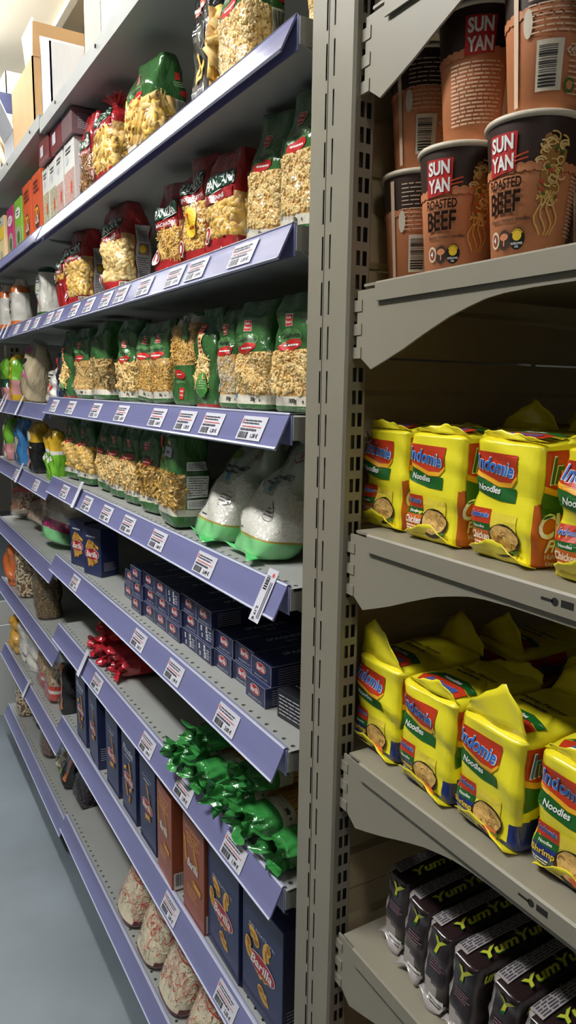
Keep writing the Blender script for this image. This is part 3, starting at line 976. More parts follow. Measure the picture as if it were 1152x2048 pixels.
def red_bag(kind, text, n=200, w=.09, d=.055, h=.17, seed=1, top='pinch', pasta=(M_PASTA, M_EGG), win=(.03, .09), yellow=False, pinch=.74, label=False, wpe=.95):
    def build():
        r = empty('pasta_bag')
        b = Bag(w, d, h, top=top, seed=seed, pinch=pinch)
        z0, z1 = win
        pe = w + d * wpe
        edge = w * .12
        def region(p, z):
            if p < w:
                zz1 = z1 - .012 + .02 * (1 - p / w)
                if edge < p and z0 < z < z1: return 1
            elif p < pe and z0 < z < z1 + .012: return 1
            return 0
        b.body('printed_film', [M_PRED, M_PASTA_D], region, r, pc=(edge, w, pe), tc=(z0, z1, z1 + .012), np_=34, nt=22)
        scatter(b, kind, n, edge + .003, pe - .003, z0 + .003, z1 - .002, 'pasta', list(pasta), r, seed=seed, sink=SINK.get(kind, 0.0))
        b.body('clear_window', [F_CLEAR], lambda p, z: 0, r, pc=(edge, pe), tc=(z0, z1), off=.0042, np_=34, nt=22, keep=lambda p, z: z0 - .001 < z < z1 + .01 and edge < p < pe, cap=False)
        a = Art(b.S, step=.006)
        c = w * .5
        # slanted green banner with the name, red ribbon with the shape below
        a.poly([(-.004 + .09 * 0, z1 + .012), (w * .98, z1 + .024), (w * .98, z1 + .046), (-.004, z1 + .036)], M_PGRN, 6)
        a.text('PANZANI', c, z1 + .0295, .0155, M_WHITE, 7, w=w * .86, style='bk', rot=6)
        a.line([(0, z1 + .0115), (c, z1 + .0175), (w * .97, z1 + .0235)], .0012, M_WHITE, 8)
        a.poly([(0, z1 - .004), (w * .95, z1 + .004), (w * .95, z1 + .021), (0, z1 + .010)], M_PRED, 5)
        a.text(text, c, z1 + .0075, .0065, M_WHITE, 7, w=min(w * .8, .0075 * len(text)), style='b', rot=5)
        a.into('quality_seal'); a.ell(.014, z0 + .004, .0085, .014, M_WHITE, 15); a.ell(.014, z0 + .004, .0072, .012, M_PRED, 16); a.ell(.014, z0 + .004, .003, .007, M_WHITE, 17)
        a.into('weight_mark'); a.text('500g', c + .01, z0 - .018, .006, M_WHITE, 2, style='bk')
        if yellow:
            a.into('yellow_badge'); a.ell(c + .006, z0 + .043, .021, .024, M_YEL, 16); a.text('3', c - .002, z0 + .049, .017, M_REDP, 17, style='Bi'); a.text('minutes', c + .008, z0 + .035, .006, M_REDP, 17, style='bi')
        if label:
            s0 = w + d * .42
            a.into('back_label'); a.rect(s0, .022, s0 + .034, h * .76, mat('grey_back_label', (188, 186, 184), .4), 14)
            a.lines(s0 + .004, .030, s0 + .030, h * .42, 11, M_INK, 15, fill=.4); a.lines(s0 + .004, h * .58, s0 + .030, h * .73, 7, M_INK, 15, fill=.4)
            a.rect(s0 + .006, h * .44, s0 + .028, h * .56, mat('small_food_photo', (150, 120, 96), .5), 15); a.ell(s0 + .015, h * .5, .007, .008, M_YEL, 16)
            a.into('barcode'); a.bars(w - .012, .004, w + d * .42, .026, M_CREAM, M_BLACK, 15)
        a.build('print', r)
        if top == 'gather':
            g = G(); q = .74 + .26 * .62
            g.tube([(.009 * math.cos(t), .009 * math.sin(t), q * h + .004) for t in np.linspace(0, 2 * PI, 13)], .003, 6)
            g.build('tie', M_PRED, r, smooth=True)
        return r
    return build

zC = H0 + Z['C']; zD = H0 + Z['D']; zB = H0 + Z['B']; zA = H0 + Z['A']
GP = 'green pasta bags'; RP = 'red pasta bags'
CQ = green_bag('elbow', 'Coquillettes', n=420, seed=3)
CQ2 = green_bag('elbow', 'Coquillettes', n=420, seed=8, d=.066)
put('cq', CQ, .535, .848, zC, 'green bag of elbow pasta on the fourth shelf, against the grey post', 'pasta bag', GP, rz=8)
put('cq2', CQ2, .535, .962, zC, 'green bag of elbow pasta with side barcode, fourth shelf, second from post', 'pasta bag', GP, rz=6)
put('alpha', green_bag('ring', 'Alphabet', n=420, w=.058, d=.05, h=.152, seed=5, pasta=(M_PASTA2, M_CREAM)), .532, 1.050, zC, 'narrow green bag of pale alphabet pasta on the fourth shelf', 'pasta bag', GP, rz=4)
put('tagw', window_bag('Spaghetti', seed=6, w=.075, d=.045, h=.165), .528, 1.128, zC, 'slim green bag with yellow strip and pear-shaped window', 'pasta bag', GP, rz=5)
put('flip', green_bag('vermi', 'Vermicelles', n=420, w=.085, d=.055, h=.162, seed=7, flip=True, win=(.0, .072), pasta=(M_PASTA, M_EGG)), .535, 1.232, zC, 'green pasta bag standing upside down with its pasta window on top', 'pasta bag', GP, rz=5)
VM = green_bag('vermi', 'Vermicelles', n=420, seed=9, w=.074, h=.155, pasta=(M_EGG, M_PASTA))
put('vm', VM, .532, 1.335, zC, 'green bag of short thin pasta just left of the upside-down bag', 'pasta bag', GP, side=-2, rz=6)
put('vm', VM, .535, 1.436, zC, 'green bag of thin pasta leaning right, second left of upside-down bag', 'pasta bag', GP, side=5, rz=5)
put('maca', green_bag('maca', 'Macaroni', n=230, seed=11, h=.172), .535, 1.545, zC, 'green bag of long curved macaroni on the fourth shelf', 'pasta bag', GP, rz=10)
put('torti', green_bag('spiral', 'Torti', n=170, seed=12, w=.1, d=.07, h=.182, backside=True, win=(.024, .095)), .54, 1.755, zC, 'wide green bag of twisted pasta showing its barcode, on the fourth shelf', 'pasta bag', GP, rz=4)
put('vm3', green_bag('vermi', 'Vermicelles', n=420, seed=13, w=.085, h=.178, win=(.022, .095)), .535, 1.91, zC, 'green bag of fine pasta left of the wide barcode bag on the fourth shelf', 'pasta bag', GP, rz=10)
put('tagw2', window_bag('Tagliatelles', 'curl', seed=14, w=.085, h=.185, n=60), .53, 2.065, zC, 'tall green bag with rounded noodle window, last green bag on the fourth shelf', 'pasta bag', GP, rz=8)

# fifth shelf
put('fusb', green_bag('spiral', 'Torsades', n=230, seed=21, w=.105, d=.07, h=.18, top='block', pinch=.9, backside=True, sticker=True, win=(.034, .10), pasta=(M_EGG, M_PASTA)), .525, 1.268, zD, 'green bag of spiral pasta with nutrition table and price sticker', 'pasta bag', GP, rz=-6)
TO = green_bag('spiral', 'Torsades', n=170, seed=22, w=.085, h=.178, win=(.034, .098), pasta=(M_EGG, M_PASTA))
put('tors', TO, .535, 1.418, zD, 'green bag of spiral pasta left of the price-sticker bag', 'pasta bag', GP, rz=8)
TG = green_bag('curl', 'Tagliatelles', n=110, seed=23, w=.085, h=.172, win=(.03, .095))
put('tg', TG, .54, 1.55, zD, 'green bag of curled ribbon pasta, third green bag from the rice bags', 'pasta bag', GP, rz=6)
put('tg', TG, .54, 1.66, zD, 'green bag of curled ribbon pasta, fourth green bag from the rice bags', 'pasta bag', GP, rz=5)
put('maca2', green_bag('maca', 'Macaroni', n=220, seed=24, w=.08, h=.16, win=(.03, .09)), .545, 1.778, zD, 'green bag of bent macaroni leaning left behind the ribbon pasta', 'pasta bag', GP, side=3, rz=3)
SHL = green_bag('shell', 'Coquilles', n=190, seed=25, w=.09, h=.175, win=(.03, .10), pasta=(M_EGG, M_PASTA))
put('shl', SHL, .535, 1.91, zD, 'green bag of shell pasta with a dark side label, nearer of the two', 'pasta bag', GP, rz=8)
put('shl', SHL, .535, 2.045, zD, 'green bag of shell pasta, farther of the two, by the bay joint', 'pasta bag', GP, rz=8)

# third shelf
CT = green_bag('elbow', 'Coquillettes', n=520, seed=31, w=.09, h=.178, win=(.022, .1), d=.06, pinch=.62)
put('ct', CT, .545, .862, zB, 'tall green bag of elbow pasta on the third shelf, half behind the grey post', 'pasta bag', GP, side=6)
put('ct', CT, .552, .975, zB, 'tall green bag of elbow pasta leaning right on the third shelf', 'pasta bag', GP, side=9, rz=3)
put('penne', red_bag('shell', 'PENNE', n=170, seed=32, h=.162, win=(.034, .085)), .54, 1.092, zB, 'red pasta bag with glossy wrinkled film beside the tall green bags', 'pasta bag', RP, side=3, rz=5)
put('coqr', red_bag('elbow', 'COQUILLETTES', n=380, seed=33, w=.085, h=.18, win=(.03, .105), yellow=True), .54, 1.196, zB, 'red pasta bag with a round yellow badge', 'pasta bag', RP, side=2, rz=5)
put('macr', red_bag('strand', 'MACARONI', n=230, seed=34, w=.088, h=.165, win=(.032, .085), pasta=(M_EGG, M_PASTA)), .54, 1.322, zB, 'red pasta bag of long thin macaroni left of the yellow-badge bag', 'pasta bag', RP, side=3, rz=8)
put('farf', red_bag('shell', 'FARFALLE', n=210, seed=35, w=.1, d=.075, h=.195, win=(.03, .115), label=True, wpe=.42, pasta=(M_PASTA2, M_PASTA)), .545, 1.64, zB, 'red pasta bag with grey back label standing alone on the third shelf', 'pasta bag', RP, rz=10)
put('conch', red_bag('shell', 'CONCHIGLIE', n=190, seed=36, w=.1, d=.075, h=.195, win=(.03, .115), label=True, wpe=.42, pasta=(M_EGG, M_PASTA)), .545, 1.965, zB, 'red pasta bag of shells with a grey back label, left of the lone one', 'pasta bag', RP, rz=9)
put('spir', red_bag('spiral', 'SPIRALI', n=20, seed=37, w=.085, d=.05, h=.165, win=(.09, .10)), .53, 2.085, zB, 'mostly red pasta bag at the bay joint, pressed against the shell pasta bag', 'pasta bag', RP)

# second shelf
put('ct2', CT, .545, 1.045, zA, 'tall green bag of elbow pasta on the second shelf, cut by the frame top', 'pasta bag', GP, scale=(1.05, 1.05, 1.12))
put('ct2b', CT, .60, .88, zA, 'shadowed green pasta bag behind the second-shelf rail end', 'pasta bag', GP)
put('rigg', green_bag('tube', 'Rigatoni', n=75, seed=41, w=.115, d=.08, h=.19, win=(.04, .115), pinch=.7, pasta=(M_PASTA, M_EGG), backside=False), .55, 1.452, zA, 'green bag of large tube pasta on the second shelf', 'pasta bag', GP, rz=6)
put('rigr', red_bag('tube', 'RIGATONI', n=75, seed=42, w=.115, d=.08, h=.205, top='gather', win=(.045, .125), pasta=(M_EGG, M_PASTA)), .55, 1.695, zA, 'red bag of large tube pasta with a tied top on the second shelf', 'pasta bag', RP, rz=5)
put('whole', red_bag('maca', 'COQUILLETTES', n=170, seed=43, w=.085, d=.06, h=.2, win=(.03, .105), pasta=(M_BROWNP,)), .54, 1.828, zA, 'red bag of brown wholewheat pasta beside the grain boxes', 'pasta bag', RP, side=4)
def black_bag():
    r = empty('pasta_bag')
    w, d, h = .08, .055, .235
    b = Bag(w, d, h, seed=44, pinch=.8)
    mb = foil('black_film', (34, 34, 36)); mbr = foil('brown_film', (120, 92, 72))
    def region(p, z):
        if z > .20: return 1
        if z < .04: return 1
        if w * .95 < p < w + d and z < .16: return 2
        return 0
    b.body('printed_film', [mb, mbr, M_PASTA_D], region, r, pc=(w * .95, w + d), tc=(.04, .16, .2))
    scatter(b, 'tube', 26, w, w + d, .045, .155, 'pasta', [M_PASTA, M_EGG], r, seed=4, sink=0)
    a = Art(b.S, step=.006); a.auto = 'print'
    a.poly([(.012, .158), (.07, .172), (.07, .188), (.012, .172)], mat('salmon_print', (206, 110, 84), .4), 1); a.lines(.018, .166, .062, .178, 1, M_WHITE, 2)
    a.lines(.012, .138, .05, .150, 2, M_WHITE, 1); a.ell(.056, .125, .015, .02, M_WHITE, 1); a.ell(.056, .125, .014, .019, mb, 2); a.text('R', .05, .124, .016, M_WHITE, 3, style='b')
    for k, (x, y, rt) in enumerate(((.030, .082, 60), (.042, .090, 110), (.050, .078, 40), (.036, .070, 20))):
        a.rect(x - .014, y - .0035, x + .014, y + .0035, M_EGG, 2 + k, rot=rt)
    a.bars(.012, .028, .058, .052, M_WHITE, M_BLACK, 1)
    a.build('print', r)
    return r
put('black', black_bag, .545, 1.165, zA, 'black pasta bag with tube pasta picture and barcode on the second shelf', 'pasta bag', rz=-6)

# loose film ends standing up behind the red bags
def film_flap(m, pts, name='film_flap'):
    def build():
        r = empty(name)
        g = G(); n = 8
        V = []
        for i in range(n + 1):
            t = i / n
            p = np.array(pts[0]) * (1 - t) ** 2 + 2 * np.array(pts[1]) * t * (1 - t) + np.array(pts[2]) * t * t
            wv = .012 * (1.3 - .6 * t)
            for s in (-1, -.4, .3, 1):
                V.append(p + np.array((s * wv, .004 * math.sin(3 * s + 5 * t), .003 * math.cos(4 * s))))
        F = [(i * 4 + k, i * 4 + k + 1, i * 4 + k + 5, i * 4 + k + 4) for i in range(n) for k in range(3)]
        g.add(V, F)
        o = g.build('film', m, r, smooth=True)
        s = o.modifiers.new('thick', 'SOLIDIFY'); s.thickness = .0008
        return r
    return build

# ================================================================== cartons of pasta
M_NAVY = mat('navy_carton', (42, 50, 90), rough=0.38, coat=.25, var=.06, vscale=6); M_NAVYD = mat('navy_print', (24, 32, 72), rough=.4)
M_ORANGE = mat('rust_carton', (160, 84, 52), rough=0.4, coat=.2, var=.08, vscale=6); M_OVAL = flat('dark_red_oval', (176, 28, 38), .35); M_SILV = flat('pale_print', (206, 206, 214), .4)
M_PSHOT = mat('pasta_photo_print', (224, 172, 74), rough=.45, var=.2, vscale=120); M_PSHOTD = flat('pasta_photo_shade', (168, 112, 40))

class BoxSurf:
    def __init__(self, w, d, h): self.w, self.d, self.h = w, d, h
    def face(self, f):
        w, d, h = self.w, self.d, self.h
        def S(P, off):
            P = np.asarray(P, float).reshape(-1, 2); n = len(P); o = np.ones(n)
            if f == 'front': return np.stack([P[:, 0] - w / 2, -d / 2 * o - off, P[:, 1]], 1)
            if f == 'right': return np.stack([w / 2 * o + off, P[:, 0] - d / 2, P[:, 1]], 1)
            if f == 'top': return np.stack([P[:, 0] - w / 2, P[:, 1] - d / 2, h * o + off], 1)
            if f == 'left': return np.stack([-w / 2 * o - off, d / 2 - P[:, 0], P[:, 1]], 1)
        return S

def carton(w, d, h, m, name='carton_body', parent=None, flap=True):
    g = G(); g.box(-w / 2, w / 2, -d / 2, d / 2, 0, h)
    o = g.build(name, m, parent, bevel=.0012)
    return o

def oval_logo(a, cx, cy, rx, ry):
    a.ell(cx, cy, rx, ry, M_WHITE, 1, n=28); a.ell(cx, cy, rx * .96, ry * .93, M_OVAL, 2, n=28)
    a.text('Barilla', cx, cy, ry * 1.05, M_WHITE, 3, w=rx * 1.55, style='bi')

def pasta_shot(a, cx, cy, L, r, rot, kind='penne', layer=1):
    """A printed picture of one piece of pasta."""
    if kind == 'pipe':
        pts = [(cx + L * .5 * math.cos(math.radians(rot) + t) , cy + L * .5 * math.sin(math.radians(rot) + t)) for t in np.linspace(0, 1.8, 9)]
        a.line(pts, r * 2.1, M_PSHOT, layer)
        a.line([(p[0] * .97 + cx * .03, p[1] * .97 + cy * .03) for p in pts], r * .4, M_PSHOTD, layer + 1)
        a.ell(pts[0][0], pts[0][1], r * 1.05, r * .8, M_PSHOT, layer + 1, rot=rot); a.ell(pts[0][0], pts[0][1], r * .75, r * .5, M_PSHOTD, layer + 2, rot=rot)
    else:
        a.rect(cx - L / 2, cy - r, cx + L / 2, cy + r, M_PSHOT, layer, rot=rot)
        a.rect(cx - L / 2, cy - r, cx + L / 2, cy - r * .45, M_PSHOTD, layer + 1, rot=rot)
        c, s = math.cos(math.radians(rot)), math.sin(math.radians(rot))
        a.ell(cx + c * L / 2, cy + s * L / 2, r * .6, r, M_PSHOT, layer + 1, rot=rot); a.ell(cx + c * L / 2, cy + s * L / 2, r * .4, r * .7, M_PSHOTD, layer + 2, rot=rot)

def pasta_carton(style, w, h, d=.06):
    def build():
        r = empty('pasta_carton')
        m = M_ORANGE if style == 'wholegrain' else M_NAVY
        carton(w, d, h, m, parent=r)
        bs = BoxSurf(w, d, h)
        a = Art(bs.face('front'), step=.05)
        c = w / 2
        if style == 'pipe':
            a.text('PIPE RIGATE N\u00b091', c, h * .74, .0065, M_SILV, 1, w=w * .62)
            oval_logo(a, c, h * .46, w * .34, h * .088)
            for (x, y, L, rt) in ((-.030, .60, .03, 20), (.030, .62, .034, 120), (-.028, .53, .028, 150), (.004, .33, .032, 60), (.012, .28, .028, 200)):
                pasta_shot(a, c + x, h * y, L, .0095, rt, 'pipe', 4 if y > .5 and y < .56 else 0)
        elif style in ('penne', 'rigat'):
            a.text('PENNE RIGATE N\u00b073', c, h * .82, .004, M_SILV, 1, w=w * .6); a.lines(c - w * .2, h * .76, c + w * .22, h * .79, 1, M_SILV, 1, fill=.6)
            oval_logo(a, c, h * .48, w * .36, h * .075)
            pasta_shot(a, c + w * .05, h * .64, .042, .0042, 118, layer=0); pasta_shot(a, c + w * .17, h * .56, .04, .0036, 112, layer=4); pasta_shot(a, c + w * .04, h * .36, .030, .0062, 8, layer=4)
        elif style == 'script':
            a.text('Piccolini', c, h * .82, .018, M_SILV, 1, w=w * .7, style='bi', rot=-4); a.lines(c - w * .25, h * .72, c + w * .25, h * .75, 1, M_SILV, 1)
            oval_logo(a, c, h * .47, w * .36, h * .07)
            for (x, y, L, rt) in ((-.02, .58, .02, 20), (.014, .60, .035, 110), (.016, .37, .02, 30), (-.012, .33, .03, 115), (.008, .24, .018, 70)):
                pasta_shot(a, c + x, h * y, L, .005, rt, layer=4)
        elif style == 'wholegrain':
            a.text('INTEGRALE', c, h * .90, .008, mat('tan_print', (226, 170, 110), .4), 1, w=w * .66); a.lines(c - w * .3, h * .74, c + w * .34, h * .86, 4, mat('tan_print', (226, 170, 110), .4), 1, fill=.4)
            a.text('Barilla', c, h * .56, .017, M_WHITE, 3, w=w * .5, style='bi')
            pasta_shot(a, c - w * .36, h * .66, .05, .004, 100); pasta_shot(a, c + w * .08, h * .70, .055, .0042, 118); pasta_shot(a, c + w * .2, h * .38, .034, .0065, 170, layer=3)
            a.lines(c - w * .3, h * .2, c + w * .2, h * .32, 4, mat('tan_print', (226, 170, 110), .4), 1, fill=.35)
        elif style == 'fus':
            a.lines(c - w * .3, h * .78, c + w * .3, h * .84, 1, M_SILV, 1)
            for k in range(5): pasta_shot(a, c + (k - 2) * w * .12, h * (.62 + .02 * (k % 2)), .022, .0045, 60 + 25 * k)
            for k in range(4): pasta_shot(a, c + (k - 1.5) * w * .12, h * (.27 + .03 * (k % 2)), .02, .0045, 100 - 25 * k)
            oval_logo(a, c, h * .45, w * .40, h * .12)
        a.build('print', r)
        a = Art(bs.face('right'), step=.05)
        a.lines(.008, h * .12, d - .008, h * .30, 6, M_SILV, 1, fill=.3) if style != 'wholegrain' else a.bars(.004, h * .02, d * .75, h * .2, M_WHITE, M_BLACK, 1)
        if style == 'script': a.text('Barilla', d / 2, h * .2, .014, M_SILV, 1, w=.045, style='bi', rot=90)
        a.build('side_print', r)
        a = Art(bs.face('top'), step=.05)
        if style == 'pipe': a.text('RIGATE N\u00b097', w / 2, d * .4, .008, M_SILV, 1, w=w * .55, style='i'); a.ell(w * .55, d * .8, .016, .008, M_OVAL, 1)
        a.build('top_print', r)
        return r
    return build

zG = H0 + Z['G']; zE = H0 + Z['E']
KB = 'pasta cartons on the eighth shelf'
XG = XF + .012 + .03
put('kpipe', pasta_carton('pipe', .128, .196), XG + .002, .880, zG, 'large navy carton of curved pasta nearest the grey post', 'pasta carton', KB, rz=1)
put('kpipe', None, XG - .002, 1.014, zG, 'large navy carton of curved pasta, second from the grey post', 'pasta carton', KB, rz=-1)
put('kint', pasta_carton('wholegrain', .098, .2, .062), XG - .006, 1.131, zG, 'rust orange wholegrain carton beside the large navy cartons', 'pasta carton', KB)
put('kint', None, XG - .010, 1.268, zG, 'rust orange wholegrain carton showing its barcode side', 'pasta carton', KB, rz=-4)
put('kpen', pasta_carton('penne', .098, .196), XG - .004, 1.388, zG, 'navy penne carton left of the rust orange cartons', 'pasta carton', KB)
put('kscr', pasta_carton('script', .098, .2), XG - .004, 1.515, zG, 'navy carton with script lettering across its top', 'pasta carton', KB)
put('kpen', None, XG - .004, 1.645, zG, 'navy penne carton left of the script-lettered one', 'pasta carton', KB)
put('kscr2', pasta_carton('penne', .098, .205, .05), XG - .012, 1.80, zG, 'navy penne carton jutting out with its lettered side in view', 'pasta carton', KB, rz=-3)
put('kscr', None, XG - .004, 1.935, zG, 'navy script carton behind the jutting one at the bay joint', 'pasta carton', KB)
put('kfus', pasta_carton('fus', .080, .128, .055), .528, 1.85, zE, 'navy carton with a red oval standing upright on the sixth shelf, nearer one', 'pasta carton', 'upright cartons on the sixth shelf', rz=18)
put('kfus', None, .522, 1.968, zE, 'navy carton with a red oval standing upright on the sixth shelf, farther one', 'pasta carton', 'upright cartons on the sixth shelf', rz=14)

# long spaghetti cartons lying end-on in stacks
def spaghetti_carton(icons):
    def build():
        w, d, h = .0655, .265, .0335
        r = empty('spaghetti_carton')
        carton(w, d, h, M_NAVY, parent=r)
        bs = BoxSurf(w, d, h)
        a = Art(bs.face('front'), step=.05)
        e = .0007
        for (x0, y0, x1, y1) in ((0, 0, w, e), (0, h - e, w, h), (0, 0, e, h), (w - e, 0, w, h)):
            a.rect(x0, y0, x1, y1, M_SILV, 0)
        if icons:
            for (x, y, s) in ((.012, .018, .005), (.034, .019, .006), (.016, .006, .004), (.036, .006, .006)):
                a.rect(x, y, x + s * 1.2, y + s * 1.9, M_WHITE, 1); a.rect(x + s * .4, y + s * .5, x + s * .8, y + s * 1.3, M_INK, 2)
            a.lines(.046, .006, .060, .026, 4, M_SILV, 1)
        else:
            oval_logo(a, w * .5, h * .62, .017, .0085)
            a.text('SPAGHETTI N\u00b05', w * .5, h * .17, .0042, M_SILV, 1, w=w * .66)
        a.build('end_print', r)
        a = Art(bs.face('right'), step=.3)
        for k in range(7):
            a.rect(.012, .004 + k * .0038, .058, .0048 + k * .0038, M_SILV, 1)
        a.lines(.075, .006, .11, .028, 5, M_SILV, 1, fill=.3); a.rect(0, h - e, d, h, M_SILV, 1)
        a.build('side_print', r)
        a = Art(bs.face('top'), step=.3)
        a.text('SPAGHETTI', w * .40, .085, .0105, M_WHITE, 1, w=.082, rot=90); a.text('N\u00b05', w * .68, .085, .009, M_WHITE, 1, rot=90)
        a.build('top_print', r)
        return r
    return build
STK = [(.9505, .513, 2, (0, 0)), (1.0180, .523, 2, (0, 0)), (1.0850, .516, 2, (0, 0)), (1.1520, .513, 3, (1, 1, 0)), (1.2190, .511, 3, (1, 0, 0)), (1.2860, .508, 3, (0, 0, 1)),
       (1.3530, .506, 3, (0, 0, 0)), (1.4200, .503, 3, (0, 0, 0)), (1.4870, .500, 3, (0, 0, 0)), (1.5900, .515, 2, (0, 0))]
LV = ['bottom', 'middle', 'top']
for i, (y, x, n, ic) in enumerate(STK):
    for k in range(n):
        lev = 'top' if k == n - 1 else LV[k]
        jit = ((i * 7 + k * 5) % 5 - 2)
        put('spag%d' % ic[k], spaghetti_carton(ic[k]), x + .1325 + (.004 if k == 1 else 0) + .0012 * jit + (.006 if (i == 0 and k == 1) else 0), y + (.0006 * jit if k else 0), zE + .0337 * k,
            f'navy spaghetti carton lying end-on, {lev} of its stack, {"stack nearest the post" if i == 0 else NTH[i] + " stack from the post"}', 'pasta carton', 'stacked spaghetti cartons')
def dark_carton():
    r = empty('pasta_carton')
    mk = mat('charcoal_carton', (32, 32, 38), rough=.4)
    carton(.09, .2, .045, mk, parent=r)
    a = Art(BoxSurf(.09, .2, .045).face('front'), step=.05)
    a.lines(.006, .006, .084, .040, 6, M_SILV, 1, fill=.3); a.build('print', r)
    a = Art(BoxSurf(.09, .2, .045).face('top'), step=.05); a.lines(.01, .02, .08, .09, 5, M_SILV, 1, fill=.3); a.build('top_print', r)
    return r
put('darkc', dark_carton, .62, .855, zE, 'dark carton with fine pale print lying on the sixth shelf by the post', 'pasta carton', rz=6)

